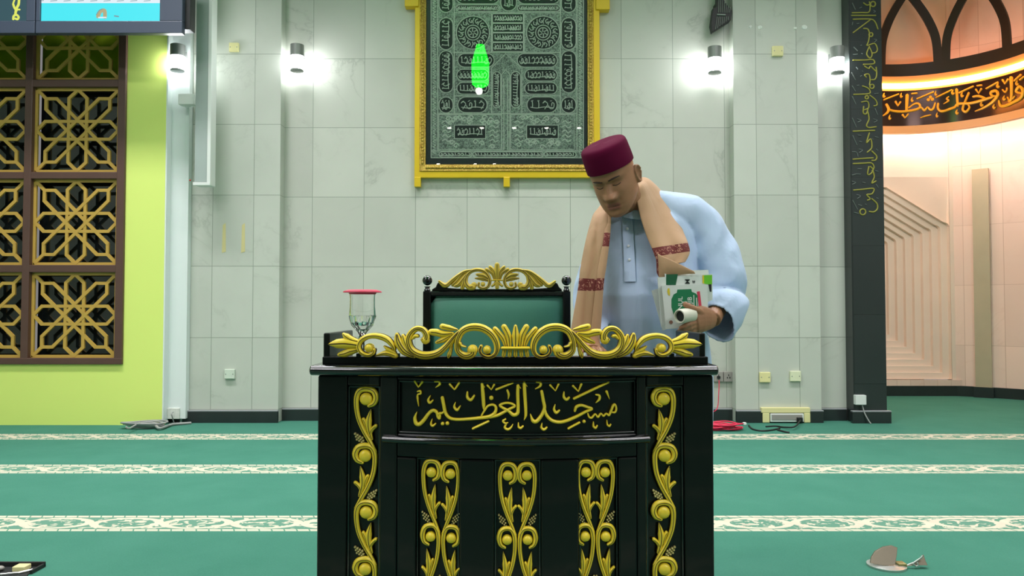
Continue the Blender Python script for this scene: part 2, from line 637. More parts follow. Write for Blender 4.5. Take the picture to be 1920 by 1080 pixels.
def lattice(mb, x0, x1, z0, z1, y):
    cx, cz, hx, hz = (x0 + x1) / 2, (z0 + z1) / 2, (x1 - x0) / 2, (z1 - z0) / 2
    bw = 0.036 * hx

    def bar(a, b, k=1.0, d=0.0):
        A = Vector((cx + a[0] * hx, 0, cz + a[1] * hz))
        B = Vector((cx + b[0] * hx, 0, cz + b[1] * hz))
        t_ = (B - A).normalized()
        n_ = Vector((-t_.z, 0, t_.x)) * bw * k
        A = A - t_ * bw * 0.5
        B = B + t_ * bw * 0.5
        yo = y - d
        q = [A + n_, B + n_, B - n_, A - n_]
        mb.hexa([(p.x, yo, p.z) for p in q], [(p.x, yo + 0.02, p.z) for p in q])
    for s in (-1, 1):
        bar((-.97, s * .97), (.97, s * .97))
        bar((s * .97, -.97), (s * .97, .97))
        bar((s * .21, -.76), (s * .21, .76), 1, .001)
        bar((-.76, s * .21), (.76, s * .21), 1, .002)
        for r in (-1, 1):
            bar((s * .21, r * .76), (0, r * .96), 1, .0015 + .0002 * s)
            bar((r * .76, s * .21), (r * .96, 0), 1, .0015 + .0002 * s)
            bar((s * .75, r * .75), (s * .5, r * .75), 1, .0012)
            bar((s * .75, r * .75), (s * .75, r * .5), 1, .0013)
            bar((s * .75, r * .75), (s * .95, r * .95), 1, .0011)
    bar((-.5, .75), (.75, -.5), 1, .003)
    bar((-.75, .5), (.5, -.75), 1, .003)
    bar((.5, .75), (-.75, -.5), 1, .0035)
    bar((.75, .5), (-.5, -.75), 1, .0035)


for ci, (a, b) in enumerate(colx):
    for ri, (c, d) in enumerate(rowz):
        mb = MB()
        lattice(mb, a, b, c, d, YG + 0.02)
        lo = mb.build('lattice', M['lattice'], win)
        MB().box(a - 0.01, b + 0.01, YG + 0.13, YG + 0.136, c - 0.01, d + 0.01).build(
            'window_pane', M['olive_reflection'] if ri < 2 else M['dark_glass'], win)

# ------------------------------------------------------------------ the mihrab niche
NCX, NCY, NR = 4.59, 7.53, 1.83
PHW = 0.84
YPAN = NCY + math.sqrt(NR ** 2 - PHW ** 2)
def nwall(a0, a1, z0, z1, r=NR, cx=NCX, cy=NCY, th=0.12, n=28, mb=None, mi=0, r_out=None):
    mb = mb or MB()
    ro = r_out if r_out else r + th
    rings = []
    for i in range(n + 1):
        a = a0 + (a1 - a0) * i / n
        c, s = math.sin(a), math.cos(a)
        rings.append([(cx + c * r, cy + s * r, z0), (cx + c * ro, cy + s * ro, z0), (cx + c * ro, cy + s * ro, z1), (cx + c * r, cy + s * r, z1)])
    mb.loft(rings, True, mi)
    return mb
aE = math.asin(PHW / NR)
mb = nwall(aE, PI / 2 + 0.12, 0, TOP)
nwall(-PI / 2, -aE, 0, TOP, mb=mb)
struct(mb.build('wall_niche', M['niche'], smooth=40))
PT, PB = PZ(332, YPAN), PZ(722, YPAN)
OHW = PX(1782, YPAN) - NCX               # outer half width of the stepped recess
mb = MB()
for sgn in (-1, 1):
    mb.box(*sorted((NCX + sgn * (OHW + 0.004), NCX + sgn * (PHW + 0.02))), YPAN, YPAN + 0.1, 0, TOP)
mb.box(NCX - OHW, NCX + OHW, YPAN, YPAN + 0.1, PT, TOP)
mb.box(NCX - OHW, NCX + OHW, YPAN, YPAN + 0.1, 0, PB + 0.02)
struct(mb.build('wall_niche_panel', M['niche_plain']))
# stepped recess: frames one behind the other, each smaller, chamfered at the top corners
NF = 9
mb = MB()
zb0, zb1 = PZ(711, YPAN), PZ(606, YPAN)
zc0, zc1 = PZ(425, YPAN), PZ(466, YPAN)
ihw1 = PX(1671, YPAN) - NCX
def fr_pts(hw, zb, zc, zt):
    ch = (zt - zc) / 0.66
    pts = [(-hw, zb), (hw, zb)]
    for i in range(6):                   # rounded shoulder
        a = i / 5.0
        pts.append((hw - 0.10 * hw * a * a, zc + 0.09 * a - 0.03 * a * a))
    x_, z_ = pts[-1]
    x2 = max(0.02, x_ - ch)
    pts += [(x2, z_ + (x_ - x2) * 0.62), (-x2, z_ + (x_ - x2) * 0.62)]
    for i in range(5, -1, -1):
        a = i / 5.0
        pts.append((-(hw - 0.10 * hw * a * a), zc + 0.09 * a - 0.03 * a * a))
    return pts
prev = None
for i in range(NF + 1):
    f = i / NF
    hw = OHW + (ihw1 - OHW) * f
    zb, zc = zb0 + (zb1 - zb0) * f, zc0 + (zc1 - zc0) * f
    zt = zc + 0.66 * (hw * 0.9) + 0.1
    cur = [(NCX + a, b) for a, b in fr_pts(hw, zb, zc, zt)]
    y0, y1 = YPAN + 0.055 * i, YPAN + 0.055 * (i + 1)
    if prev is not None:
        mb.loft([[(a, y0, b) for a, b in prev], [(a, y0, b) for a, b in cur]], False)
    mb.loft([[(a, y0, b) for a, b in cur], [(a, y1, b) for a, b in cur]], False)
    prev = cur
mb.add([(a, y1, b) for a, b in prev], [tuple(range(len(prev)))])
# splayed field above the shoulders, between the first frame and the square head
c0 = [(NCX + a, b) for a, b in fr_pts(OHW, zb0, zc0, zc0 + 0.66 * OHW * 0.9 + 0.1)]
up = c0[2:-6] + c0[-6:]
XO = PX(1808, YPAN) - NCX
head = [(NCX + OHW, PT - 0.45)]
n = len(up)
outer = []
for k in range(n):
    q = up[k][0] - NCX
    if k < 2:
        outer.append((NCX + OHW * 1.0, up[k][1]))
    elif k >= n - 2:
        outer.append((NCX - OHW * 1.0, up[k][1]))
    else:
        g = max(-1, min(1, q / (OHW * 0.75)))
        outer.append((NCX + OHW * g, PT))
mb.loft([[(a, YPAN - 0.0, b) for a, b in outer], [(a, YPAN + 0.05, b) for a, b in up]], False, closed=False)
mb.box(NCX - OHW, NCX + OHW, YPAN + 0.12 + 0.055 * NF, YPAN + 0.14 + 0.055 * NF, 0, PT + 0.2)
struct(mb.build('wall_niche_recess', M['niche_plain'], smooth=30))
mb = MB()
mb.box(NCX - OHW - 0.14, PX(1816, YPAN), YPAN - 0.03, YPAN + 0.001, PZ(723, YPAN), PZ(712, YPAN))
struct(mb.build('trim_4', M['niche']))
# narrow stone strips beside the panel
def ang_px(px, R):
    d = ray(px, 500)
    a, b, c = d.x ** 2 + d.y ** 2, -2 * (d.x * NCX + d.y * NCY), NCX ** 2 + NCY ** 2 - R * R
    k = (-b + math.sqrt(b * b - 4 * a * c)) / (2 * a)
    return math.atan2(d.x * k - NCX, d.y * k - NCY)
A_ST0, A_ST1 = ang_px(1825, NR - .05), ang_px(1856, NR - .05)
mb = MB()
for sgn in (-1, 1):
    a0, a1 = A_ST0, A_ST1
    nwall(min(sgn * a0, sgn * a1), max(sgn * a0, sgn * a1), 0, PZ(322, YPAN), r=NR - 0.05, th=0.06, n=4, mb=mb)
struct(mb.build('trim_5', M['stone_strip'], smooth=40))
mb = nwall(aE, PI / 2 + 0.12, 0, 0.125, r=NR - 0.02, th=0.03)
mb.box(NCX - PHW, NCX + PHW, YPAN - 0.02, YPAN + 0.02, 0, 0.125)
nwall(A_ST0 - .01, A_ST1 + .01, 0, 0.125, r=NR - 0.07, th=0.05, n=4, mb=mb)
struct(mb.build('baseboard_niche', M['skirting'], smooth=40))
struct(MB().box(NCX + NR - .02, 8, 7.05, 7.3, 0, TOP).build('wall_far_right', M['marble']))

# calligraphy ring around the niche, with its light strips
RCX, RCY, RR = 4.6, 7.9, 1.06
def ray_cyl(px, py, R, cx=RCX, cy=RCY):
    d = ray(px, py)
    a = d.x ** 2 + d.y ** 2
    b = -2 * (d.x * cx + d.y * cy)
    c = cx * cx + cy * cy - R * R
    k = (-b + math.sqrt(max(0, b * b - 4 * a * c))) / (2 * a)
    return Vector((0, 0, CAM_H)) + d * k
zr = lambda py: ray_cyl(1700, py, RR).z
RZ0, RZ1, RZS0, RZS1 = zr(250), zr(143), zr(236), zr(170)
A0, A1 = -1.2, PI / 2 + 0.1
t = NT('orange_cornice')
t.col(lin((226, 168, 112)))
t.p(Roughness=0.45)
M['cornice'] = t.m
M['bronze'] = pm('dark_bronze_mirror', (70, 50, 44), 0.18, 0.55, var=0.1)
M['screen'] = pm('black_arch_screen', (44, 36, 32), 0.45)
M['sign_gold'] = pm('amber_lettering', (240, 176, 40), 0.35, 0.1, var=0.05)
band = thing('calligraphy_band', 'curved dark band with amber Arabic lettering inside the peach prayer niche', 'sign', (RCX, RCY + RR, RZ0))
mb = nwall(A0, A1, RZ0, RZS0, r=RR, cx=RCX, cy=RCY, th=0.07, n=40)
nwall(A0, A1, RZS1, RZ1, r=RR, cx=RCX, cy=RCY, th=0.07, n=40, mb=mb)
mb.build('cornice', M['cornice'], band, smooth=40)
nwall(A0, A1, RZ1 - .05, RZ1, r=RR + .06, cx=RCX, cy=RCY, th=.18, n=40).build('soffit', M['niche_plain'], band, smooth=40)
nwall(A0, A1, RZS0, RZS1, r=RR + 0.02, cx=RCX, cy=RCY, th=0.05, n=40).build('sign_board', M['bronze'], band, smooth=40)
M['warm_led'] = pm('warm_led_strip', (255, 214, 150), 0.5, var=0, emit=(255, 172, 80), es=28.0)
M['cool_led'] = pm('cove_led_strip', (255, 240, 225), 0.5, var=0, emit=(255, 232, 222), es=48.0)
nwall(A0, A1, zr(166), zr(157), r=RR - 0.02, cx=RCX, cy=RCY, th=0.03, n=40).build('light_strip', M['warm_led'], band, smooth=40)
nwall(A0 + 0.2, A1 - 0.1, RZ0 + 0.02, RZ0 + 0.05, r=RR + 0.085, cx=RCX, cy=RCY, th=0.03, n=40).build('cove_light', M['cool_led'], band, smooth=40)
M['added_led'] = pm('added_amber_glow', (255, 200, 130), 0.5, var=0, emit=(255, 132, 54), es=15.0)
nwall(A0 + .2, A1 - .1, RZ1 + .001, RZ1 + .02, r=RR + .13, cx=RCX, cy=RCY, th=.03, n=40).build('added_uplight', M['added_led'], band, smooth=40)  # added glowing strip, lights the wall behind the arches


def ring_map(R):
    def mp(x, y, h):
        p = ray_cyl(x, y, R)
        d = Vector((RCX - p.x, RCY - p.y, 0)).normalized()
        return p + d * h
    return mp
R3 = (1650, 100, 8.307)
R4 = (1780, 60, 6.35)
mb = MB()
rm = ring_map(RR + 0.018)
def rs(o, pts, w):
    stroke(mb, tx(pts, *o), [k / o[2] for k in (w if isinstance(w, (list, tuple)) else [w] * len(pts))], rm, 0.01, 0.008, per=4)
def drop(o, x, y, r=34):
    rs(o, [(x + 6, y - r), (x - 6, y), (x + 2, y + r * .6), (x + 16, y + r * .35)], [8, 26, 30, 18])
rs(R3, [(45, 972), (110, 925), (132, 870), (98, 800)], [16, 36, 40, 36])
rs(R3, [(125, 875), (220, 902), (330, 910), (440, 900), (560, 878), (622, 838), (600, 788), (530, 792), (445, 850)], [30, 34, 36, 38, 38, 36, 32, 28, 22])
rs(R3, [(420, 660), (415, 780), (410, 890)], [50, 44, 36])
rs(R3, [(560, 880), (640, 850), (690, 892), (740, 842), (780, 882), (825, 868), (858, 780)], [34, 30, 34, 26, 34, 34, 26])
rs(R3, [(905, 790), (902, 862), (960, 905), (1060, 882), (1165, 838)], [34, 36, 40, 36, 32])
rs(R4, [(0, 920), (60, 900), (110, 858), (250, 850), (370, 822), (480, 788), (520, 775)], [28, 28, 30, 30, 32, 30, 20])
for a, b in (((60, 725), (280, 640)), ((580, 710), (830, 605)), ((875, 690), (1115, 575))):
    rs(R3, [a, b], 24)
for x_, y_ in ((55, 660), (325, 660), (495, 725), (865, 630), (1130, 610), (145, 1000), (885, 965)):
    drop(R3, x_, y_, 40)
rs(R3, [(240, 755), (275, 822)], [30, 14]); rs(R3, [(312, 762), (275, 822)], [30, 14])
rs(R3, [(350, 960), (385, 1008)], [30, 14]); rs(R3, [(430, 955), (385, 1008)], [30, 14])
for x_, y_ in ((785, 685), (750, 725), (815, 720)):
    dome(mb, tx([(x_, y_)], *R3)[0], 26 / 8.3, rm, 0.01, 0.006, n=8)
rs(R3, [(1070, 680), (1035, 712), (1072, 738), (990, 790)], [20, 26, 30, 10])
rs(R3, [(630, 1005), (700, 982), (790, 962)], [14, 26, 18])
rs(R3, [(495, 632), (570, 625)], 22)
rs(R4, [(88, 690), (95, 800), (102, 880)], [34, 30, 28])
rs(R4, [(232, 730), (182, 850), (160, 925), (200, 952), (242, 900), (220, 860)], [28, 26, 30, 30, 26, 18])
rs(R4, [(285, 772), (350, 765), (430, 795), (400, 820)], [20, 30, 30, 20])
rs(R4, [(310, 945), (420, 900), (520, 832), (580, 752), (560, 702), (500, 718), (510, 758), (570, 768)], [10, 26, 34, 34, 34, 34, 28, 20])
rs(R4, [(595, 820), (612, 878), (670, 882), (740, 852), (850, 792), (882, 705), (842, 650), (800, 708), (862, 732)], [24, 34, 34, 34, 34, 34, 32, 30, 22])
rs(R4, [(740, 548), (746, 680), (740, 800), (712, 830)], [40, 34, 30, 20])
rs(R4, [(700, 780), (722, 830)], [18, 18]); rs(R4, [(782, 770), (758, 800)], [18, 18])
for a, b in (((120, 725), (285, 650)), ((445, 675), (580, 600)), ((780, 582), (855, 512)), ((850, 570), (889, 535))):
    rs(R4, [a, b], 20)
rs(R4, [(320, 688), (350, 732)], [24, 10]); rs(R4, [(382, 680), (350, 732)], [24, 10])
rs(R4, [(640, 575), (665, 622)], [24, 10]); rs(R4, [(702, 566), (665, 622)], [24, 10])
rs(R4, [(640, 690), (670, 720), (690, 690), (690, 670)], 18)
rs(R4, [(335, 642), (385, 635)], 18)
for x_, y_ in ((40, 720), (150, 750), (90, 955), (385, 860), (535, 890), (580, 640), (655, 790), (810, 610)):
    drop(R4, x_, y_, 30)
mb.build('lettering', M['sign_gold'], band, smooth=60)

# dark screen of pointed arches standing on the ring
scr = thing('arch_screen', 'dark curved screen of pointed arches above the amber lettering in the niche', 'screen', (RCX, RCY + RR, RZ1))
mb = MB()
SR = RR + 0.03
for z0_, z1_ in ((RZ1, RZ1 + .16), (TOP - .3, TOP - .12)):
    nwall(A0, A1, z0_, z1_, r=SR, cx=RCX, cy=RCY, th=0.05, n=40).build('rail', M['screen'], scr, smooth=40)
def a_of(px):
    p = ray_cyl(px, 60, SR)
    return math.atan2(p.x - RCX, p.y - RCY)
a_m, a_n = a_of(1765), a_of(1893)
step = a_n - a_m
def arc_map(u_, z_, h):
    return (RCX + math.sin(u_) * (SR + 0.03 - h), RCY + math.cos(u_) * (SR + 0.03 - h), z_)
ZB = RZ1 + 0.14
for k in range(-5, 4):
    mb = MB()
    a_c = a_m + step * k
    if a_c < A0 or a_c + step > A1 + 0.1:
        continue
    for s0 in (0, 1):
        base_a = a_c + (step if s0 else 0)
        sg = -1 if s0 else 1
        pts = [(base_a + sg * step * .055, ZB), (base_a + sg * step * .08, ZB + 0.29), (base_a + sg * step * 0.18, ZB + 0.52), (base_a + sg * step * 0.32, ZB + 0.72), (base_a + sg * step * 0.5, ZB + 0.92)]
        n_ = 26
        q = smooth_path([Vector((a, b, 0)) for a, b in pts], 7)
        rings = []
        for i, c in enumerate(q):
            d = q[min(i + 1, len(q) - 1)] - q[max(i - 1, 0)]
            d = Vector((d.x * SR, d.y))
            d.normalize()
            nx, nz = -d.y, d.x
            hwid = 0.046
            rings.append([arc_map(c.x + nx * o / SR, c.y + nz * o, h) for o, h in ((-hwid, 0), (-hwid, .03), (hwid, .03), (hwid, 0))])
        mb.loft(rings, True)
    mb.build('arch', M['screen'], scr, smooth=40)

area('unseen_niche_fill', (3.56, 7.62, 3.1), .3, .5, 30, (1.0, .90, .82), (5.2, 9.0, 1.0))  # added unseen lamp that brightens the niche interior
# pillar lettering
M['letter_old'] = pm('dull_gold_lettering', (150, 144, 58), 0.5, 0.2)
M['letter_silver'] = pm('grey_vowel_marks', (104, 112, 108), 0.5)
mb = MB()
pmap = plane_map(YP - 0.021)
Q5, Q6 = (1590, 0, 5.143), (1590, 200, 5.143)
def ps(o, pts, w_=12, mi=0):
    stroke(mb, tx(pts, *o), w_ / o[2], pmap, 0.003, 0.003, per=4, mi=mi)
def circ(o, x_, y_, r_, w_=13):
    ps(o, [(x_ + r_ * math.cos(a * PI / 4), y_ + r_ * math.sin(a * PI / 4)) for a in range(9)], w_)
for pts in ([(40, 125), (130, 122), (200, 118), (212, 60), (205, 20)], [(150, 30), (180, 50), (205, 45)], [(35, 150), (265, 150)],
            [(50, 187), (210, 185), (260, 212), (287, 280)], [(210, 195), (130, 255), (50, 315)], [(150, 275), (190, 282), (206, 330), (196, 400), (180, 437)],
            [(190, 440), (255, 420), (282, 470), (270, 505), (235, 512)], [(205, 450), (180, 520), (212, 560), (232, 520), (205, 455)],
            [(50, 580), (160, 580), (240, 576), (250, 615), (150, 622)], [(160, 640), (200, 662), (215, 640), (240, 662), (272, 690)],
            [(175, 745), (160, 722), (200, 718), (212, 770), (206, 820)], [(270, 650), (276, 720), (260, 765), (225, 770)],
            [(140, 830), (190, 850), (212, 880), (196, 905), (55, 912)], [(210, 920), (265, 965), (280, 1010), (250, 1022)], [(130, 985), (188, 980), (198, 1040), (150, 1062)]):
    ps(Q5, pts)
for a in ((240, 40, 24), (220, 335, 18), (230, 835, 20), (180, 940, 16)):
    circ(Q5, *a)
for pts in ([(150, 0), (146, 60), (175, 70), (192, 20)], [(190, 50), (202, 120), (178, 180), (200, 202), (270, 195)], [(50, 238), (150, 234), (255, 230)],
            [(205, 255), (178, 350), (218, 312), (228, 395), (185, 440)], [(230, 430), (275, 478), (265, 515), (230, 520)], [(50, 508), (150, 500), (240, 495)],
            [(50, 550), (150, 546), (225, 545), (250, 585), (232, 620)], [(200, 580), (188, 650), (215, 650), (242, 610), (215, 580)], [(240, 620), (252, 680), (228, 738), (268, 718)],
            [(55, 805), (150, 797), (246, 790), (232, 840), (180, 850), (212, 888), (188, 902)], [(230, 890), (278, 935), (282, 985), (250, 1015), (205, 1012)]):
    ps(Q6, pts, 13)
circ(Q6, 142, 1015, 28)
for o, pts in ((Q5, [(40, 30), (70, 95)]), (Q5, [(55, 455), (90, 490)]), (Q5, [(50, 525), (90, 522)]), (Q5, [(35, 700), (70, 770)]), (Q5, [(40, 830), (70, 880)]),
               (Q5, [(40, 930), (75, 1005)]), (Q5, [(40, 240), (45, 215)]), (Q5, [(85, 230), (105, 225)]), (Q5, [(110, 80), (130, 70)]), (Q5, [(245, 100), (262, 112), (245, 120)]),
               (Q5, [(250, 380), (275, 385), (255, 405)]), (Q5, [(80, 650), (95, 668)]), (Q5, [(120, 735), (130, 730)]), (Q5, [(135, 685), (142, 690)]), (Q5, [(85, 825), (105, 822)]),
               (Q5, [(255, 905), (290, 900)]), (Q5, [(120, 440), (130, 436)]), (Q5, [(130, 515), (138, 518)]),
               (Q6, [(40, 110), (80, 200)]), (Q6, [(45, 280), (85, 370)]), (Q6, [(40, 660), (80, 650), (120, 652)]), (Q6, [(45, 905), (90, 990)]), (Q6, [(260, 20), (285, 80)]),
               (Q6, [(90, 120), (125, 132), (95, 150)]), (Q6, [(245, 120), (280, 132), (250, 152)]), (Q6, [(105, 410), (140, 420), (110, 442)]), (Q6, [(40, 435), (80, 440), (95, 480)]),
               (Q6, [(40, 720), (72, 732), (42, 750)]), (Q6, [(85, 850), (120, 862), (90, 885)]), (Q6, [(95, 600), (130, 600)]), (Q6, [(140, 730), (165, 735)]), (Q6, [(270, 750), (290, 780)]),
               (Q6, [(265, 620), (290, 625)]), (Q6, [(95, 275), (125, 280)]), (Q6, [(110, 335), (130, 340)]), (Q6, [(260, 290), (290, 298)]), (Q6, [(270, 410), (285, 422)]),
               (Q6, [(165, 940), (178, 945)]), (Q6, [(60, 1020), (100, 1030)]), (Q6, [(235, 310), (240, 318)]), (Q6, [(275, 880), (290, 885)]), (Q6, [(100, 945), (130, 955)])):
    ps(o, pts, 7, 1)
mb.build('lettering', [M['letter_old'], M['letter_silver']], pillar, smooth=60)
# ================================================================== things on the walls and floor
# four cylinder lamps
M['lamp_glow'] = pm('glowing_lamp_glass', (255, 255, 255), 0.4, var=0, emit=(250, 253, 255), es=55.0)
def wall_lamp(px, py, yw, label):
    Yl = yw - 0.13
    c = P(px, py, Yl)
    r = 0.064
    t = thing('wall_lamp', label, 'wall lamp', (c.x, yw, c.z), 'white cylinder lamps on the front wall')
    zt, z1, z2, zb = PZ(py - 24, Yl), PZ(py - 2, Yl), PZ(py + 23, Yl), PZ(py + 29, Yl)
    MB().lathe([(r * .6, zt - c.z), (r, zt - c.z - .004), (r, z1 - c.z)], c, 28).build('lamp_cap', M['lamp_metal'], t, smooth=50)
    MB().lathe([(r * .93, z1 - c.z), (r * .93, z2 - c.z)], c, 28).build('lamp_glass', M['lamp_glow'], t, smooth=50)
    MB().lathe([(r * .97, z2 - c.z), (r * .97, z2 - c.z - .014), (r * .7, z2 - c.z - .018)], c, 28).build('lamp_base', M['lamp_metal'], t, smooth=50)
    MB().box(c.x - .03, c.x + .03, yw - .014, yw, z1 - .02, zt - .03).box(c.x - .012, c.x + .012, yw - .13 + r * .9, yw - .012, z1 + .01, z1 + .03).build('wall_bracket', M['lamp_metal'], t)
wall_lamp(333, 108, YCW, 'leftmost wall lamp, beside the lime green wall behind the long speaker')
wall_lamp(557, 108, YW, 'wall lamp left of the framed embroidered panel, next to the left pilaster')
wall_lamp(1340, 112, YW, 'wall lamp below the black finned fixture, right of the gold frame')
wall_lamp(1570, 112, YW, 'rightmost wall lamp, next to the black lettered pillar')

# framed embroidered panel
YF = YW - 0.07
fr = thing('framed_panel', 'large gold framed dark panel with silver embroidered lettering above the man', 'framed panel', (PX(950, YF), YW, PZ(332, YF)))
fx0, fx1, fz0, fz1 = PX(776, YF), PX(1126, YF), PZ(333, YF), PZ(-95, YF)
gx0, gx1, gz0, gz1 = PX(797, YF), PX(1103, YF), PZ(308, YF), PZ(-70, YF)
ix0, ix1, iz0, iz1 = PX(786, YF), PX(1114, YF), PZ(321, YF), PZ(-83, YF)
M['frame_gold'] = pm('yellow_gold_frame', (222, 186, 34), 0.35, 0.2, var=0.05)
t = NT('carved_gold_moulding')
o_ = t.obj()
t.col(t.mix(t.ramp(t.noise(o_, 70, 2, 0.5, 2.5), [(0.42, (0, 0, 0, 1)), (0.6, (1, 1, 1, 1))]), lin((150, 112, 30)), lin((226, 196, 84))))
t.p(Roughness=0.35, Metallic=0.25)
t.bump(t.noise(o_, 70, 2, 0.5, 2.5), 0.8, 0.006)
M['carved'] = t.m
def ring_frame(name, a, b, y0, y1, m, slope=0.0):
    mb = MB()
    (ax0, ax1, az0, az1), (bx0, bx1, bz0, bz1) = a, b
    def q(x0, x1, z0, z1, y):
        return [(x0, y, z0), (x1, y, z0), (x1, y, z1), (x0, y, z1)]
    R = [q(ax0, ax1, az0, az1, y1), q(ax0, ax1, az0, az1, y0), q(bx0, bx1, bz0, bz1, y0 + slope), q(bx0, bx1, bz0, bz1, y1)]
    mb.loft(R + [R[0]], False)
    return mb.build(name, m, fr, bevel=0.004)
ring_frame('outer_frame', (fx0, fx1, fz0, fz1), (ix0, ix1, iz0, iz1), YF, YW - 0.001, M['frame_gold'])
ring_frame('inner_moulding', (ix0, ix1, iz0, iz1), (gx0, gx1, gz0, gz1), YF - 0.012, YW - 0.001, M['carved'], 0.02)
# carved leaf ridge running along the moulding
mb = MB()
for xx in ((ix0 + gx0) / 2, (ix1 + gx1) / 2):
    mb = MB()
    for k in range(64):
        mb.ball((xx, YF - 0.010, gz0 + (gz1 - gz0) * (k + .5) / 64), 0.014, 8, (0.9, 0.7, 1.2))
    mb.build('leaf_carving', M['carved'], fr, smooth=180)
mb = MB()
for k in range(48):
    mb.ball((gx0 + (gx1 - gx0) * (k + .5) / 48, YF - 0.010, (iz0 + gz0) / 2), 0.013, 8, (1.3, 0.7, 0.9))
mb.build('leaf_carving', M['carved'], fr, smooth=180)
# cloth with its silver embroidery
YC = YF + 0.03
t = NT('embroidered_cloth')
pos, x, y, z = t.pos()
vv = t.noise(t.scale(pos, (1, 1, 1)), 34, 2, 0.45, 1.6)
li = t.math('LESS_THAN', t.math('ABSOLUTE', t.math('SUBTRACT', vv, 0.5)), 0.055)
inx = t.math('MULTIPLY', t.math('GREATER_THAN', x, PX(808, YC)), t.math('LESS_THAN', x, PX(1094, YC)))
ins = t.math('MULTIPLY', inx, t.math('GREATER_THAN', z, PZ(296, YC)))
t.col(t.mix(t.math('MULTIPLY', ins, t.math('SUBTRACT', 1.0, t.math('MULTIPLY', li, 0.75))), lin((34, 46, 48)), lin((172, 194, 178))))
t.p(Roughness=0.6)
t.bump(vv, 0.3, 0.004)
M['cloth'] = t.m
M['silver'] = pm('silver_thread', (212, 226, 212), 0.45, 0.15, var=0.15, vscale=40)
M['dark_cloth'] = pm('dark_green_cloth', (26, 40, 38), 0.7)
MB().box(gx0 - .01, gx1 + .01, YC, YC + .02, gz0 - .01, gz1 + .01).build('cloth', M['cloth'], fr)
mb = MB()
cm = plane_map(YC)
K = (740, 0, 3.0)
rng = random.Random(11)
def es(pts, w_=4, mi=0, per=5):
    stroke(mb, tx(pts, *K), w_ / K[2], cm, 0.002, 0.002, per=per, rnd=False, mi=mi)
def plate(poly):
    q = [cm(a, b, 0.0015) for a, b in tx(poly, *K)]
    mb.prism(q, (0, 0.0012, 0), 1)
def capsule(x0, y0, x1, y1, r=None, k=7):
    r = min((x1 - x0), (y1 - y0)) / 2 if r is None else r
    pts = []
    for cx, cy, a0 in ((x1 - r, y0 + r, -90), (x1 - r, y1 - r, 0), (x0 + r, y1 - r, 90), (x0 + r, y0 + r, 180)):
        for i in range(k):
            a = math.radians(a0 + 90 * i / (k - 1))
            pts.append((cx + r * math.cos(a), cy + r * math.sin(a)))
    return pts
def script(x0, y0, x1, y1, n=None, vertical=False):
    w_, h_ = x1 - x0, y1 - y0
    L, H = (h_, w_) if vertical else (w_, h_)
    n = n or max(2, int(L / (H * 0.42)))
    def T(a, b):
        return (x0 + b * w_, y0 + a * h_) if vertical else (x0 + a * w_, y0 + b * h_)
    for k in range(n):
        a = (k + .5) / n
        d = 1.0 / n
        c = rng.random()
        if c < .42:
            es([T(a - d * .1, .08), T(a, .45), T(a - d * .05, .78)], 5, per=3)
        elif c < .75:
            es([T(a - d * .5, .55), T(a - d * .2, .85), T(a + d * .3, .8), T(a + d * .4, .4), T(a + d * .1, .3), T(a, .6)], 5, per=3)
        else:
            es([T(a - d * .4, .35), T(a, .2), T(a + d * .4, .45), T(a - d * .1, .9)], 5, per=3)
        es([T(a - d * .25, .12 + .1 * rng.random()), T(a + d * .1, .05 + .1 * rng.random())], 4, per=2)
    es([T(.04, .72), T(.3, .8), T(.6, .7), T(.96, .78)], 5, per=4)
def cart(x0, y0, x1, y1, r=None, vertical=False, n=None, txt=True):
    c = capsule(x0, y0, x1, y1, r)
    plate(c)
    es(c + [c[0]], 5, per=1)
    if txt:
        m_ = min(x1 - x0, y1 - y0) * .16
        script(x0 + m_, y0 + m_, x1 - m_, y1 - m_, n, vertical)
def line(*pts):
    es(list(pts), 5, per=1)
for e_ in (205, 242):
    line((e_, -200), (e_, 888 if e_ == 205 else 845))
    line((1267 - e_, -200), (1267 - e_, 888 if e_ == 205 else 845))
line((205, 888), (1062, 888)); line((205, 850), (1062, 850))
for x0, x1 in ((250, 328), (938, 1020)):
    cart(x0, -30, x1, 70, vertical=True, n=3)
    cart(x0, 100, x1, 280, vertical=True)
    cart(x0, 286, x1, 522, vertical=True)
    cart(x0, 546, x1, 636, n=3)
line((335, -200), (335, 640)); line((932, -200), (932, 640))
line((335, 72), (932, 72)); line((335, 296), (932, 296)); line((245, 640), (1020, 640)); line((335, 540), (545, 540)); line((715, 540), (932, 540))
cart(345, -60, 590, 22); cart(345, 28, 590, 64); cart(690, -60, 930, 22); cart(690, 28, 930, 64)
cart(597, -35, 685, 62, n=3)
for cx in (440, 835):
    plate([(cx + 92 * math.cos(a * PI / 14), 184 + 92 * math.sin(a * PI / 14)) for a in range(28)])
    for rr in (93, 42, 28):
        es([(cx + rr * math.cos(a * PI / 14), 184 + rr * math.sin(a * PI / 14)) for a in range(29)], 5, per=1)
    for k in range(12):
        a = k * PI / 6
        f = lambda rr, da: (cx + rr * math.cos(a + da), 184 + rr * math.sin(a + da))
        es([f(84, .1), f(66, 0), f(50, .05)], 5, per=3)
        es([f(82, .35), f(70, .2), f(56, .38), f(70, .42)], 5, per=3)
    for k in range(6):
        a = k * PI / 3
        es([(cx + 6 * math.cos(a), 184 + 6 * math.sin(a)), (cx + 26 * math.cos(a + .5), 184 + 26 * math.sin(a + .5))], 5, per=2)
for k in range(4):
    y_ = 78 + k * 54
    cart(550, y_, 724, y_ + 50, 6)
line((545, 76), (545, 296)); line((728, 76), (728, 296))
cart(355, 302, 560, 378); cart(690, 302, 915, 378)
line((545, 382), (625, 302), (712, 382)); line((545, 382), (545, 636)); line((715, 382), (715, 636))
cart(552, 404, 596, 606, vertical=True); cart(654, 404, 708, 606, vertical=True)
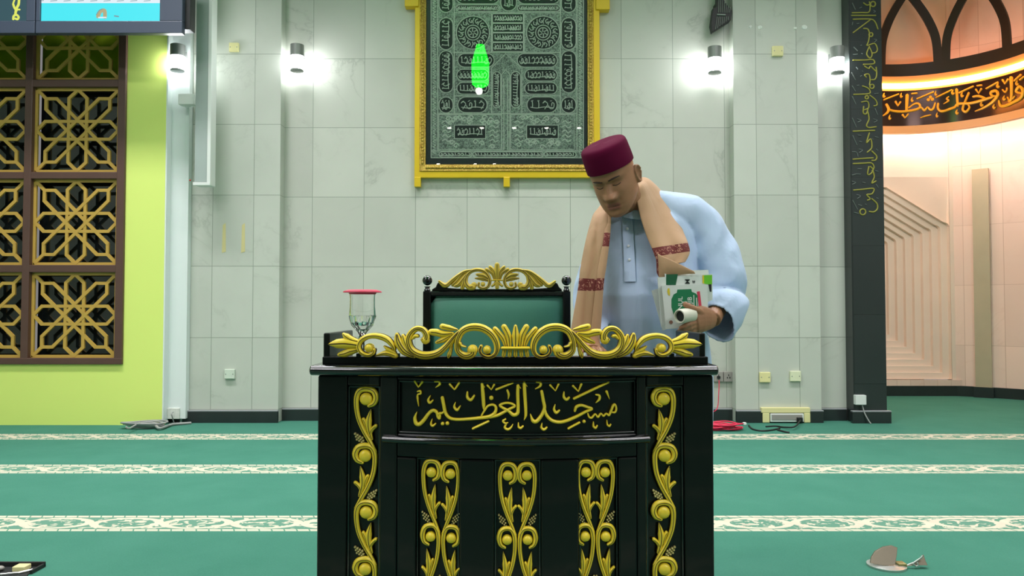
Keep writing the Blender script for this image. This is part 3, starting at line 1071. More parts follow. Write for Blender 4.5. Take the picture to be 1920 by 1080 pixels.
for y_ in (390, 464):
    cart(350, y_, 530, y_ + 66); cart(732, y_, 914, y_ + 66)
cart(355, 546, 520, 634, n=4); cart(744, 546, 914, 634, n=4)
for x_ in (602, 614, 636, 648):
    line((x_, 845), (x_, 420 if x_ in (602, 648) else 440))
line((602, 420), (625, 392), (648, 420))
for x0, x1 in ((248, 602), (654, 1010)):
    line((x0, 645), (x1, 645), (x1, 842), (x0, 842), (x0, 645))
    cart(x0 + 88, 704, x1 - 90, 780, 4, n=7)
    for k in range(20):
        cx, cy = rng.uniform(x0 + 20, x1 - 20), rng.choice((rng.uniform(660, 695), rng.uniform(790, 828)))
        s_ = rng.choice((-1, 1))
        es([(cx + s_ * 18, cy), (cx, cy - 12), (cx - s_ * 12, cy), (cx, cy + 10), (cx + s_ * 6, cy)], 7, per=3)
    for cx in (x0 + 44, x1 - 44):
        for k in range(5):
            cy = 690 + k * 26
            es([(cx - 24, cy), (cx - 6, cy - 10), (cx + 8, cy + 4), (cx + 26, cy - 6)], 7, per=3)
cart(440, 855, 836, 884, n=22); cart(250, 855, 434, 884, n=9); cart(842, 855, 1020, 884, n=9)
for k in range(30):
    y_ = -30 + k * 30
    for cx in (223, 1044):
        es([(cx - 8, y_), (cx + 8, y_ + 8), (cx - 8, y_ + 16), (cx + 6, y_ + 24)], 5, per=3)
mb.build('embroidery', [M['silver'], M['dark_cloth']], fr, smooth=60)
t = NT('picture_glass')
tr, gl = t.n('ShaderNodeBsdfTransparent'), t.n('ShaderNodeBsdfGlossy')
gl.inputs['Roughness'].default_value = 0.0
fz, mx = t.n('ShaderNodeFresnel'), t.n('ShaderNodeMixShader')
fz.inputs['IOR'].default_value = 1.45
t.t.links.new(fz.outputs[0], mx.inputs[0])
t.t.links.new(tr.outputs[0], mx.inputs[1])
t.t.links.new(gl.outputs[0], mx.inputs[2])
t.t.links.new(mx.outputs[0], t.out.inputs[0])
M['pglass'] = t.m
MB().box(gx0, gx1, YC - .012, YC - .009, gz0, gz1).build('glass', M['pglass'], fr)
for px, py in ((782, 341), (950, 341), (1120, 341)):
    a, b, z0, z1 = PX(px - 6, YF), PX(px + 6, YF), PZ(py + 9, YF), PZ(py - 9, YF)
    MB().box(a, b, YF - .004, YW, z0, z1).build('bracket', M['frame_gold'], fr, bevel=.003)
for px0, px1 in ((757, 783), (1119, 1145)):
    MB().box(PX(px0, YF), PX(px1, YF), YF - .02, YW, PZ(13 if px0 < 900 else 19, YF), PZ(-8, YF)).build('bracket', M['frame_gold'], fr, bevel=.004)
M['bolt'] = pm('brass_bolt', (120, 96, 30), 0.4, 0.5)
# green prayer lantern and downlights that hang in the hall behind the camera (seen mirrored in the picture glass)
M['green_glow'] = pm('green_lantern_glass', (20, 255, 70), 0.4, var=0, emit=(6, 255, 40), es=16.0)
lt = thing('hanging_lantern', 'green glass lantern hanging from the hall ceiling, mirrored in the picture glass', 'lantern', (-.52, 2.0, 4.8))
MB().lathe([(.10, .0), (.14, .04), (.15, .38), (.11, .52), (.08, .62), (.07, .68)], (-.52, 2.0, 4.72), 24).build('lantern_glass', M['green_glow'], lt, smooth=50)
MB().ball((-.54, 2.0, 4.64), .06, 14).build('bulb', pm('white_bulb', (255, 255, 255), .4, var=0, emit=(255, 255, 245), es=24.0), lt, smooth=180)
MB().tube([(-.52, 2.0, 5.39), (-.52, 2.0, TOP)], .008, 8).build('hanging_rod', M['dark'], lt)
M['spot_glow'] = pm('downlight_glow', (255, 255, 255), 0.4, var=0, emit=(255, 250, 235), es=28.0)
for i, (xx, yy) in enumerate([(-1.7 + .88 * k, -6) for k in range(5)] + [(-2.5, -11), (-1.25, -11), (-.6, -11)]):
    o = MB().lathe([(.055, 0), (.055, -.02), (.045, -.024)], (xx, yy, TOP), 16).build('downlight', M['spot_glow'])
    tag(o, 'small round downlight in the hall ceiling, mirrored as a white dot in the picture glass', 'ceiling light', 'ceiling downlights')

# long white speaker column on the left
YS = 6.72
sp = thing('column_speaker', 'long white column speaker with grey grille hanging left of the left pilaster', 'speaker', (PX(378, YS), YS, PZ(348, YS)))
x0, x1 = PX(361, YS), PX(391, YS)
MB().box(x0, x1, YS + .012, YS + .13, PZ(347, YS), 4.6).build('speaker_body', M['white_plastic'], sp, bevel=.006)
MB().box(x0 + .004, PX(386, YS), YS, YS + .02, PZ(341, YS), 4.58).build('speaker_grille', pm('grey_speaker_grille', (160, 172, 168), .6, var=.05), sp, bevel=.003)
MB().box(PX(386, YS), x1 + .008, YS - .012, YS + .02, PZ(347, YS), 4.6).build('side_rail', M['white_plastic'], sp, bevel=.004)
MB().box(x0 - .004, x1 + .006, YS - .014, YS + .02, PZ(348, YS), PZ(342, YS)).build('end_cap', M['white_plastic'], sp, bevel=.003)
MB().box(PX(333, YS + .1), PX(362, YS + .1), YS + .06, YS + .14, PZ(192, YS), PZ(172, YS)).box(PX(334, YS + .1), PX(346, YS + .1), YS + .13, YCW, PZ(190, YS), PZ(174, YS)).build('wall_bracket', M['white_plastic'], sp, bevel=.004)
MB().ball(P(356.5, 338, YS), .008, 8).build('status_light', pm('red_pilot_light', (190, 40, 40), .4), sp)

# two screens hung from above in front of the window
YT = 6.3
t = NT('screen_picture_right')
pos, x, y, z = t.pos()
M['bezel'] = pm('dark_blue_bezel', (64, 72, 90), .35, var=.03)
def lit(name, c, s=1.0):
    return pm(name, (10, 10, 10), .3, var=0, emit=c, es=s)
M['scr_cyan'] = lit('screen_cyan', (72, 232, 244))
M['scr_white'] = lit('screen_white', (226, 238, 246))
M['scr_brown'] = lit('screen_brown', (178, 168, 128))
M['scr_dark'] = lit('screen_dark', (52, 82, 92))
M['scr_gold'] = lit('screen_gold', (226, 232, 100))
def tv(name_label, px0, px1, sx0, sx1, left):
    tvt = thing('television', name_label, 'television', (PX((px0 + px1) / 2, YT), YT, PZ(62, YT)), 'televisions above the lattice window')
    zb, zs = PZ(62, YT), PZ(39, YT)
    mb = MB()
    X0, X1, S0, S1 = PX(px0, YT), PX(px1, YT), PX(sx0, YT), PX(sx1, YT)
    zt = zb + (X1 - X0) * .62
    mb.box(X0, X1, YT, YT + .06, zb, zs)
    mb.box(X0, X1, YT, YT + .06, zt - .06, zt)
    mb.box(X0, S0, YT, YT + .06, zs, zt - .06)
    mb.box(S1, X1, YT, YT + .06, zs, zt - .06)
    mb.build('bezel', M['bezel'], tvt, bevel=.004)
    MB().box(X0 + .02, X1 + .045 - (.05 if left else 0), YT + .055, YT + .16, zb + .055, zt - .02).build('back_cover', M['dark'], tvt, bevel=.006)
    ys = YT + .02
    mb = MB()
    mb.box(S0, S1, ys, ys + .02, zs, zt - .06, 0)
    sm = plane_map(ys)
    if not left:
        mb.box(S0, S1, ys - .0015, ys, PZ(4, YT), zt - .06, 1)
        for k in range(9):
            stroke(mb, [(70 + k * 25, 2.2), (82 + k * 25, 1)], 1.2, sm, .002, .0003, per=2, mi=4)
        stroke(mb, [(184, 31), (188, 22), (196, 20), (197, 32)], 7, sm, .002, .0004, mi=2)
        stroke(mb, [(185, 33), (199, 33)], 2.2, sm, .0028, .0003, mi=1)
        stroke(mb, [(181, 28), (186, 20), (192, 17)], 1.5, sm, .0028, .0003, mi=4)
        stroke(mb, [(215, 30), (222, 31)], 2.4, sm, .002, .0003, mi=4)
    else:
        g = lambda pts, w_: stroke(mb, pts, w_, sm, .002, .0006, mi=3)
        g([(25, 36), (26, 30), (31, 28), (35, 32), (33, 36), (29, 35)], 4)
        g([(29, 28), (30, 20), (32, 14), (35, 8), (36, -2)], 4.5)
        g([(31, 20), (27, 14), (25, 8)], 4)
        g([(25, 6), (28, -2)], 3)
        g([(33, 18), (37, 18)], 3)
    mb.build('screen', [M['scr_dark'] if left else M['scr_cyan'], M['scr_white'], M['scr_brown'], M['scr_gold'], lit('screen_grey', (120, 150, 160))], tvt)
    MB().box(PX((px0 + px1) / 2 - 12, YT), PX((px0 + px1) / 2 + 12, YT), YT + .15, YG, PZ(-60, YT), PZ(-90, YT)).build('mount_arm', M['dark'], tvt)
tv('television at the left frame edge, dark screen showing a gold carving', -235, 55.5, -170, 39, True)
tv('television with bright cyan screen above the lattice window', 57.5, 335, 65, 292, False)

# black finned fixture at the top
YL = YW - .16
fl = thing('floodlight', 'black finned wall fixture cut by the top edge, above a wall lamp', 'floodlight', (PX(1352, YL), YW, PZ(30, YL)))
def slab(poly, y0, y1, name, m, par, bevel=.004):
    q = [(P(a, b, YL).x, y0, P(a, b, YL).z) for a, b in poly]
    return MB().prism(q, (0, y1 - y0, 0)).build(name, m, par, bevel=bevel)
slab([(1345, -40), (1357, -40), (1358, 3), (1373, 20), (1370, 38), (1336, 60), (1333, 46), (1337, 15), (1344, 13)], YL, YL + .07, 'housing', M['dark'], fl)
mb = MB()
fm = lambda x_, y_, h: (P(x_, y_, YL).x, YL - h, P(x_, y_, YL).z)
for k in range(7):
    x_ = 1347 + k * 3.4
    top, bot = (-30 if k < 3 else 2 + (k - 3) * 4.2), 24
    stroke(mb, [(x_ + 1.2, top), (x_, bot)], 1.1, fm, .01, .002, per=2)
    stroke(mb, [(x_ - 2.5, 32), (x_ - 6.0 + k * .6, 55 - k * 2.9)], 1.1, fm, .01, .002, per=2)
mb.build('cooling_fins', pm('grey_fins', (128, 132, 128), .5), fl)
mb = MB()
stroke(mb, [(1345, 28), (1359, 28.5)], 2.6, fm, .012, .004)
mb.build('latch', pm('grey_latch', (140, 146, 142), .4), fl)
MB().box(PX(1350, YL), PX(1360, YL), YL + .06, YW, PZ(20, YL), PZ(0, YL)).build('wall_bracket', M['dark'], fl)

# switch and blank plates
def plate_box(px, py, yw, w_, h_, mat_, label, cat='wall plate', name='wall_plate', screws=True, group=None, dep=.028):
    c = P(px, py, yw)
    s_ = yw / FPX / 2
    t_ = thing(name, label, cat, (c.x, yw, c.z), group)
    MB().box(c.x - w_ * s_, c.x + w_ * s_, yw - dep, yw, c.z - h_ * s_, c.z + h_ * s_).build('cover', mat_, t_, bevel=.005)
    if screws:
        for sx in (-1, 1):
            MB().lathe([(.005, 0), (.004, -.002)], (c.x + sx * w_ * s_ * .7, yw - dep, c.z), 10, 'y').build('screw', M['steel'], t_)
    return t_, c
plate_box(440, 90, YP, 18, 17, M['cream'], 'cream blank plate high on the left pilaster')
plate_box(1457, 97, YP, 20, 19, M['cream'], 'cream blank plate high on the right pilaster')
plate_box(432, 701, YP, 19, 18, pm('pale_plate', (206, 216, 202), .4), 'pale green-white blank plate low on the left pilaster')
plate_box(1433, 707, YP, 20, 19, M['cream'], 'yellowish blank plate low on the right pilaster')
plate_box(1490, 705, YP, 20, 19, pm('ivory_plate', (222, 226, 192), .4), 'pale ivory blank plate low on the right pilaster, beside the yellowish one')
mb = None
for i, px in enumerate((1346, 1364.5)):
    t_, c = plate_box(px, 706, YW, 17.5, 19, M['grey_plastic'], ('grey socket with the red cord plugged in, right of the desk', 'grey empty socket, right neighbour of the corded one')[i], 'socket', 'wall_socket', False, 'grey double sockets')
    m_ = MB()
    for dx, dz, ww in ((0, .016, .006), (-.012, -.008, .008), (.012, -.008, .008)):
        m_.box(c.x + dx - ww / 2, c.x + dx + ww / 2, YW - .031, YW - .027, c.z + dz - .007, c.z + dz + .007)
    if i == 0:
        m_.box(c.x - .014, c.x + .01, YW - .05, YW - .027, c.z - .016, c.z + .008)
    m_.build('socket_hole' if i else 'plug', M['dark'], t_)
t_, c = plate_box(1610, 749, YP - .02, 20, 18, M['white_plastic'], 'white cable box at the foot of the black pillar', 'cable box', 'cable_box', False, dep=.05)
pts = [(c.x + .02, YP - .045, c.z - .04), (c.x + .03, YP - .07, c.z - .12), (c.x + .06, YP - .1, .02), (c.x + .07, YP - .11, .006)]
MB().tube(smooth_path(pts, 6), .006, 8).build('cable', M['grey_cable'], t_, smooth=60)
M['filler'] = pm('white_filler', (222, 226, 220), .7)
for px, py, rr_, lab in ((1407, 50, 3, 'small white filler spot, leftmost of four high on the right pilaster'), (1425, 51, 4, 'larger white filler spot, second from left high on the right pilaster'),
                         (1491, 53, 3, 'small white filler spot, third from left high on the right pilaster'), (1508, 51, 5, 'biggest white filler spot, rightmost of four high on the right pilaster')):
    c = P(px, py, YP)
    tag(MB().ball((c.x, YP - .001, c.z), rr_ * YP / FPX, 12, (1.1, .35, .9)).build('filler_spot', M['filler'], smooth=180), lab, 'filler spot', 'filler spots on the marble')
# power outlet housing in the skirting
Yb = YP - .031
hx0, hx1 = PX(1425, Yb), PX(1516, Yb)
ho = thing('outlet_housing', 'yellowed plastic surround with a white power box in the skirting of the right pilaster', 'outlet housing', ((hx0 + hx1) / 2, YP, 0))
mb = MB()
mb.box(hx0, hx1, Yb - .012, YP - .001, PZ(774, Yb), PZ(764, Yb))
mb.box(PX(1427, Yb), PX(1440, Yb), Yb - .012, YP - .031, .004, PZ(774, Yb))
mb.box(PX(1504, Yb), PX(1516, Yb), Yb - .012, YP - .031, .004, PZ(774, Yb))
mb.build('surround', M['cream'], ho, bevel=.005)
MB().box(PX(1441, Yb), PX(1503, Yb), Yb - .02, Yb - .0, .012, PZ(775, Yb)).build('power_box', M['white_plastic'], ho, bevel=.004)
MB().box(PX(1443, Yb), PX(1500, Yb), Yb - .024, Yb - .019, PZ(787, Yb), PZ(777, Yb)).build('lid', M['grey_plastic'], ho, bevel=.003)
MB().box(PX(1489, Yb), PX(1499, Yb), Yb - .05, Yb - .02, .014, .055).build('plug', M['dark'], ho, bevel=.003)
# cables
def cable(name, pts, r, m, label, cat='cable', n=8, per=6):
    o = MB().tube(smooth_path(pts, per), r, n).build(name, m, smooth=80)
    return tag(o, label, cat)
G = lambda px, py, z=0.006: (lambda q: (q.x, q.y, z))(ray_floor(px, py, z))
def ray_floor(px, py, z=0.0):
    d = ray(px, py)
    k = (z - CAM_H) / d.z
    return Vector((0, 0, CAM_H)) + d * k
rng = random.Random(5)
cc = ray_floor(1354, 806)
mb = MB()
for k in range(11):
    rr, dz = rng.uniform(.07, .15), .008 + k * .005
    ox, oy = rng.uniform(-.03, .03), rng.uniform(-.02, .02)
    pts = []
    for i in range(29):
        a = 2 * PI * i / 28
        q = rr * (1 + .15 * math.sin(2 * a + k))
        pts.append((cc.x + ox + q * math.cos(a) * 1.05, cc.y + oy + q * .6 * math.sin(a), dz + .006 * math.sin(3 * a + k)))
    mb.tube(pts, .006, 7, caps=False)
pts = [(PX(1347, YW - .05), YW - .05, PZ(712, YW)), (PX(1346, YW - .08), YW - .08, PZ(735, YW)), (PX(1342, YW - .1), YW - .1, PZ(765, YW)), (cc.x - .06, YW - .25, .09), (cc.x - .03, cc.y + .06, .03)]
mb.tube(smooth_path(pts, 6), .0045, 7)
tag(mb.build('power_cord', M['red'], smooth=80), 'coiled red cord on the carpet right of the desk, running up to a grey socket', 'cord')
cable('cable', [G(1404, 798), G(1412, 805), G(1430, 808), G(1450, 806), G(1462, 803)], .008, M['black_rubber'], 'short black cable on the carpet between the red coil and the power box')
cable('cable', [G(1436, 800), G(1455, 799), G(1470, 801, .012), G(1490, 800, .03), (PX(1494, Yb), Yb - .055, .035)], .007, M['black_rubber'], 'black cable leading into the power box under the right pilaster')
cable('cable', [G(1458, 806), G(1472, 810), G(1480, 811)], .009, M['black_rubber'], 'stub of thick black cable on the carpet in front of the power box')
cw = ray_floor(1396, 797)
tag(MB().box(cw.x - .015, cw.x + .015, cw.y - .02, cw.y + .02, 0.0, .025).build('connector', M['white_plastic'], bevel=.006), 'small white connector on the carpet right of the red coil', 'connector')
# grey cable heap by the white corner
hp = ray_floor(272, 803)
mb = MB()
for k in range(7):
    pts = []
    for i in range(25):
        a = 2 * PI * i / 24
        q = .10 + .016 * k + .02 * math.sin(2 * a + k)
        pts.append((hp.x + .02 * math.sin(k) + q * math.cos(a), hp.y + q * .45 * math.sin(a), .01 + .007 * k + .005 * math.sin(2 * a + k)))
    mb.tube(pts, .008, 7, caps=False)
pts = [(hp.x + .1, hp.y - .02, .03), G(300, 803, .02), G(322, 796, .015), G(345, 794, .012), G(358, 793, .01)]
mb.tube(smooth_path(pts, 6), .012, 8)
pts = [(hp.x - .05, hp.y, .05), G(243, 803, .04), G(236, 800, .06)]
mb.tube(smooth_path(pts, 6), .008, 8)
pts = [G(326, 792, .02), (PX(325, YCW - .1), YCW - .1, .1), (PX(326, YCW - .05), YCW - .03, PZ(772, YCW))]
mb.tube(smooth_path(pts, 6), .005, 8)
tag(mb.build('cable_heap', M['grey_cable'], smooth=80), 'heap of flat grey cable on the carpet at the foot of the white corner', 'cable')
bp = ray_floor(308, 796)
tag(MB().box(bp.x - .09, bp.x + .1, bp.y + .10, bp.y + .18, 0, .05).build('junction_block', M['dark'], bevel=.012), 'black block on the carpet behind the grey cable heap', 'junction block')
# old tape residue on the left pilaster
M['tape'] = pm('yellowed_tape', (206, 196, 140), .6, var=.1)
for px, lab in ((420, 'left pale yellow tape mark on the left pilaster'), (456, 'right, stronger yellow tape mark on the left pilaster')):
    a = P(px - 4, 474, YP - .001); b = P(px + 4, 418, YP - .001)
    q = [(a.x, YP - .002, a.z), (b.x, YP - .002, a.z + .01), (b.x - .004, YP - .002, b.z), (a.x + .006, YP - .002, b.z - .02)]
    o = MB().prism(q, (0, .003, 0)).build('tape_mark', M['tape'])
    tag(o, lab, 'tape mark', 'old tape marks on the marble')

# floor outlet boxes with raised lids
M['floor_lid'] = pm('brown_metal_lid', (104, 96, 80), .4, .5, var=.15)
M['floor_rim'] = pm('bright_steel_rim', (196, 200, 196), .3, .7)
fo = ray_floor(1662, 1062)
f_ = thing('floor_outlet', 'floor socket with its round brown lid raised, on the carpet right of the desk', 'floor outlet', (fo.x, fo.y, 0))
MB().lathe([(.075, 0.0), (.075, .008), (.06, .012)], (fo.x, fo.y, 0), 28).build('base_ring', M['floor_rim'], f_, smooth=40)
d0 = fo.y
def flap(poly, th, m, par, name='lid'):
    q = [P(a, b, d0 - .03 + max(0, 1061 - b) * .0017) for a, b, d in poly]
    return MB().prism(q, (0, th, 0)).build(name, m, par, bevel=.0015)
d0 = fo.y
flap([(1632, 1056, d0 - .02), (1634, 1045, d0 - .01), (1641, 1034, d0 + .01), (1655, 1026, d0 + .03), (1672, 1023, d0 + .035), (1683, 1027, d0 + .03), (1682, 1040, d0 + .01), (1679, 1058, d0 - .02), (1660, 1061, d0 - .03)], .008, M['floor_lid'], f_)
flap([(1697, 1062, d0 - .02), (1716, 1055, d0), (1727, 1047, d0 + .02), (1732, 1040, d0 + .03), (1736, 1052, d0 + .02), (1740, 1060, d0 + .0), (1718, 1060, d0 - .0)], .006, M['floor_lid'], f_, 'side_flap')
mb = MB()
mb.tube([P(a, b, d0 - .022) for a, b in ((1698, 1061), (1714, 1055), (1727, 1046), (1730, 1042))], .0035, 8)
mb.tube([P(a, b, d0 - .03) for a, b in ((1712, 1057), (1717, 1062), (1722, 1060), (1720, 1055))], .003, 8)
mb.build('hinge_wire', M['floor_rim'], f_, smooth=60)
MB().box(fo.x + .035, fo.x + .07, fo.y - .03, fo.y + .01, 0, .02).build('hinge', pm('brass_hinge', (150, 140, 90), .4, .5), f_, bevel=.003)
fo = ray_floor(22, 1072)
f_ = thing('floor_outlet', 'open floor socket box with a cream block inside, at the bottom left corner', 'floor outlet', (fo.x, fo.y, 0))
mb = MB()
x0, x1, y0, y1 = fo.x - .20, fo.x + .10, fo.y - .06, fo.y + .06
mb.box(x0, x1, y1 - .01, y1, 0, .022); mb.box(x0, x1, y0, y0 + .008, 0, .006); mb.box(x0, x0 + .01, y0, y1, 0, .02); mb.box(x1 - .01, x1, y0 + .03, y1, 0, .016)
mb.build('box_rim', M['dark'], f_, bevel=.002)
MB().box(x0 + .01, x1 - .01, y0 + .008, y1 - .01, 0, .004).build('box_floor', M['dark'], f_)
MB().box(fo.x + .01, fo.x + .06, fo.y - .015, fo.y + .03, .004, .024).build('socket_block', M['cream'], f_, bevel=.003)
MB().tube([(fo.x - .03, y0 - .0, .008), (fo.x + .05, y0 + .025, .008), (x1 - .01, y1 - .06, .010)], .004, 8).build('rim_strip', M['floor_rim'], f_)
MB().ball((fo.x - .05, fo.y, .014), .016, 12, (1.2, 1, .6)).build('connector', M['grey_plastic'], f_, smooth=80)
# ================================================================== the carved desk, goblet and chair
YD = 2.15
DX = PX(966.5, YD)
def bow(x):
    u = (x - DX) / .42
    return YD - (.075 * (1 - u * u) if abs(u) < 1 else 0) + .0
def bowbox(mb, x0, x1, z0, z1, d0, d1, n=None, mi=0, f=bow):
    n = n or max(1, int((x1 - x0) / .03))
    rings = []
    for i in range(n + 1):
        x_ = x0 + (x1 - x0) * i / n
        y_ = f(x_)
        rings.append([(x_, y_ - d0, z0), (x_, y_ - d1, z0), (x_, y_ - d1, z1), (x_, y_ - d0, z1)])
    return mb.loft(rings, True, mi)
dx = lambda px: PX(px, YD)
dz = lambda py: PZ(py, YD)
DBACK = 2.50
desk = thing('desk', 'black lacquered carved desk with gold scrollwork and Arabic lettering, in the centre', 'desk', (DX, YD + .2, 0))
ZT = dz(683)
mb = MB().box(dx(601), dx(1332), YD + .06, DBACK, .02, ZT - .03)
mb.build('carcass', M['black'], desk, bevel=.004)
# front boards
mb = MB()
bowbox(mb, dx(601), dx(1332), 0.06, ZT - .03, -.062, .0)
mb.build('front_board', M['black'], desk)
mb = MB()
zb, zt = .09, ZT - .03
for a, b in ((601, 655), (717, 750), (1188, 1206), (1278, 1332)):
    bowbox(mb, dx(a), dx(b), zb, zt, -.001, .022)
for a, b in ((655, 717), (1206, 1278)):
    bowbox(mb, dx(a), dx(b), dz(722), zt, -.001, .021)
    bowbox(mb, dx(a), dx(b), zb, zb + .06, -.001, .021)
bowbox(mb, dx(750), dx(1188), dz(710), zt, -.001, .021)
bowbox(mb, dx(750), dx(1188), dz(850), dz(808), -.001, .021)
bowbox(mb, dx(750), dx(1188), zb, zb + .06, -.001, .021)
for a, b in ((750, 786), (866, 928), (1012, 1080), (1153, 1188)):
    bowbox(mb, dx(a), dx(b), zb + .06, dz(850), -.001, .020)
mb.build('stiles_and_rails', M['black'], desk, bevel=.006, seg=3)
# inner step mouldings round the recessed panels
mb = MB()
for x0, x1, z0, z1 in ((dx(655), dx(717), zb + .06, dz(722)), (dx(1206), dx(1278), zb + .06, dz(722)), (dx(786), dx(866), zb + .06, dz(850)),
                       (dx(928), dx(1012), zb + .06, dz(850)), (dx(1080), dx(1153), zb + .06, dz(850)), (dx(750), dx(1188), dz(808), dz(710))):
    k = .006
    for a, b, c, d in ((x0, x0 + k, z0, z1), (x1 - k, x1, z0, z1), (x0, x1, z1 - k, z1), (x0, x1, z0, z0 + k)):
        bowbox(mb, a, b, c, d, -.001, .010)
mb.build('panel_beading', M['black_edge'], desk, bevel=.002)
# bullnose under the lettering, top edge, plinth
def bowtube(mb, x0, x1, z, r, d, ry=None, n=44):
    pts, rr = [], []
    for i in range(n + 1):
        x_ = x0 + (x1 - x0) * i / n
        pts.append((x_, bow(x_) - d, z))
        rr.append((ry or r, r))
    mb.tube(pts, rr, 14)
mb = MB()
bowtube(mb, dx(727), dx(1208), dz(818), .0125, .018, .02)
mb.build('waist_moulding', M['black_edge'], desk, smooth=70)
mb = MB()
bowbox(mb, dx(601), dx(1332), 0, .09, -.05, .03)
mb.build('plinth', M['black_edge'], desk, bevel=.008, seg=3)
def bow2(x):
    u = (x - DX) / .575
    return YD - .03 - .055 * max(0, 1 - u * u)
mb = MB()
n = 48
x0, x1 = dx(589), dx(1338)
rings = []
for i in range(n + 1):
    x_ = x0 + (x1 - x0) * i / n
    y_ = bow2(x_)
    r = .0145
    ring = [(x_, DBACK + .02, ZT - .029), (x_, DBACK + .02, ZT)]
    for k in range(9):
        a = PI / 2 + PI * k / 8
        ring.append((x_, y_ + r * math.cos(a) * 1.25, ZT - .0145 + r * math.sin(a)))
    rings.append(ring)
mb.loft(rings, True)
mb.build('desk_top', M['black_edge'], desk, smooth=50, bevel=.004)
# gallery: base rail, side boards
ZR = dz(669)
mb = MB().box(dx(604), dx(1328), YD + .006, YD + .05, ZT - .001, ZR)
mb.build('gallery_rail', M['black'], desk, bevel=.003)
for a, b in ((602, 614), (1316, 1327)):
    MB().box(dx(a), dx(b), YD + .03, DBACK, ZT - .001, dz(625)).build('side_board', M['black'], desk, bevel=.004)

# carved crest, traced once and mirrored
YC_ = YD + .004
CH = 966.0
S1 = (610, 600, 10.105)
def crest_part(mb, flip):
    base = plane_map(YC_)
    def mp(x_, y_, h):
        if flip:
            x_ = 2 * CH - x_
        p_ = base(x_, y_, h)
        return p_
    def s(pts, w_, off=0, g=(), hb=.020, hd=.011):
        pts = [(a + off, b) for a, b in pts]
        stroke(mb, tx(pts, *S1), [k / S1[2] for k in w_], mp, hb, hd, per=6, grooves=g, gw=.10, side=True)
    O = 1718
    # end leaf
    s([(640, 400), (520, 370), (420, 310), (370, 265)], [70, 120, 130, 60], 0, (0,), .014)
    s([(640, 560), (500, 590), (390, 630), (290, 650)], [80, 140, 140, 80], 0, (0,), .014)
    s([(640, 470), (420, 440), (240, 445), (85, 455)], [120, 200, 170, 10], 0, (0,), .018)
    # small volute
    s([(1330, 560), (1290, 470), (1200, 370), (1080, 315), (930, 295), (790, 325), (690, 400), (655, 510), (710, 610), (830, 660), (925, 625), (950, 555)],
      [40, 95, 120, 120, 105, 100, 95, 90, 85, 75, 65, 60], 0, (.05,))
    dome(mb, tx([(850, 525)], *S1)[0], 8.6, mp, .018, .014)
    s([(1330, 610), (1220, 560), (1130, 495)], [60, 90, 30], 0, (), .014)
    s([(1340, 670), (1160, 620), (960, 680)], [110, 110, 14], 0, (0,), .014)
    # fan leaf
    s([(1700, 690), (1520, 580), (1410, 420), (1375, 270)], [50, 170, 170, 70], 0, (-.2, .35))
    s([(1740, 690), (1610, 570), (1530, 410), (1490, 290)], [40, 100, 110, 60], 0, (0,))
    # middle scroll
    s([(130, 370), (205, 350), (205, 260), (135, 175), (15, 165), (-90, 260), (-130, 400), (-70, 555), (70, 645), (240, 665), (420, 620), (560, 510), (690, 360), (790, 250), (900, 150)],
      [60, 130, 120, 110, 105, 115, 130, 140, 150, 150, 140, 115, 90, 70, 20], O, (.3, -.25))
    dome(mb, tx([(190 + O, 375)], *S1)[0], 8.0, mp, .018, .012)
    s([(40, 300), (0, 300), (-50, 350)], [70, 70, 40], O, (), .022)
    s([(790, 180), (640, 150), (510, 120)], [30, 110, 110], O, (0,), .014)
    s([(700, 250), (520, 262), (400, 235), (300, 225)], [60, 130, 140, 120], O, (0,), .016)
    s([(660, 300), (520, 370), (400, 420)], [50, 120, 60], O, (0,), .014)
    s([(695, 490), (640, 640), (622, 700)], [30, 90, 40], O, (0,), .014)
    s([(780, 330), (700, 420), (640, 560)], [20, 60, 30], O, (), .012)
    # big C scroll
    s([(1060, 560), (1080, 620), (1000, 670), (900, 660), (810, 580), (790, 460), (815, 330), (880, 215), (990, 150), (1130, 130), (1280, 160), (1420, 250), (1510, 380), (1540, 520), (1500, 640), (1390, 695), (1270, 660), (1215, 575), (1240, 490)],
      [150, 150, 140, 130, 120, 110, 115, 130, 140, 145, 145, 140, 130, 115, 85, 70, 60, 60, 60], O, (.25, -.3))
    dome(mb, tx([(1075 + O, 565)], *S1)[0], 10.0, mp, .018, .014)
    dome(mb, tx([(1350 + O, 560)], *S1)[0], 7.8, mp, .018, .014)
    s([(850, 430), (880, 480), (950, 500)], [50, 50, 30], O, (), .026)
    # palmette half
    s([(1700, 500), (1640, 330), (1500, 165)], [60, 110, 90], O, (0,), .014)
    s([(1775, 500), (1755, 300), (1670, 130)], [70, 120, 110], O, (0,), .016)
mb = MB()
crest_part(mb, False)
crest_part(mb, True)
mpc = plane_map(YC_)
S2 = (780, 600, 10.105)
def sc(pts, w_, g=(), hb=.018, hd=.012):
    stroke(mb, tx(pts, *S2), [k / S2[2] for k in w_], mpc, hb, hd, per=6, grooves=g, gw=.10, side=True)
sc([(1885, 500), (1885, 300), (1885, 115)], [80, 140, 60], (0,), .02)
sc([(1640, 525), (1880, 525), (2130, 525)], [65, 65, 65], (), .024)
for k in range(5):
    sc([(1680 + 102 * k, 560), (1660 + 112 * k, 665)], [90, 80], (0,), .014)
mb.build('carved_crest', [M['gold'], M['groove_side_dark']], desk, smooth=50)
# little black feet of the crest on the rail
for px in (672, 700, 745, 800, 842, 875, 916, 966, 1016, 1057, 1090, 1132, 1187, 1232, 1260):
    MB().box(dx(px - 4), dx(px + 4), YD + .004, YD + .02, ZR - .002, dz(663)).build('crest_foot', M['black'], desk)

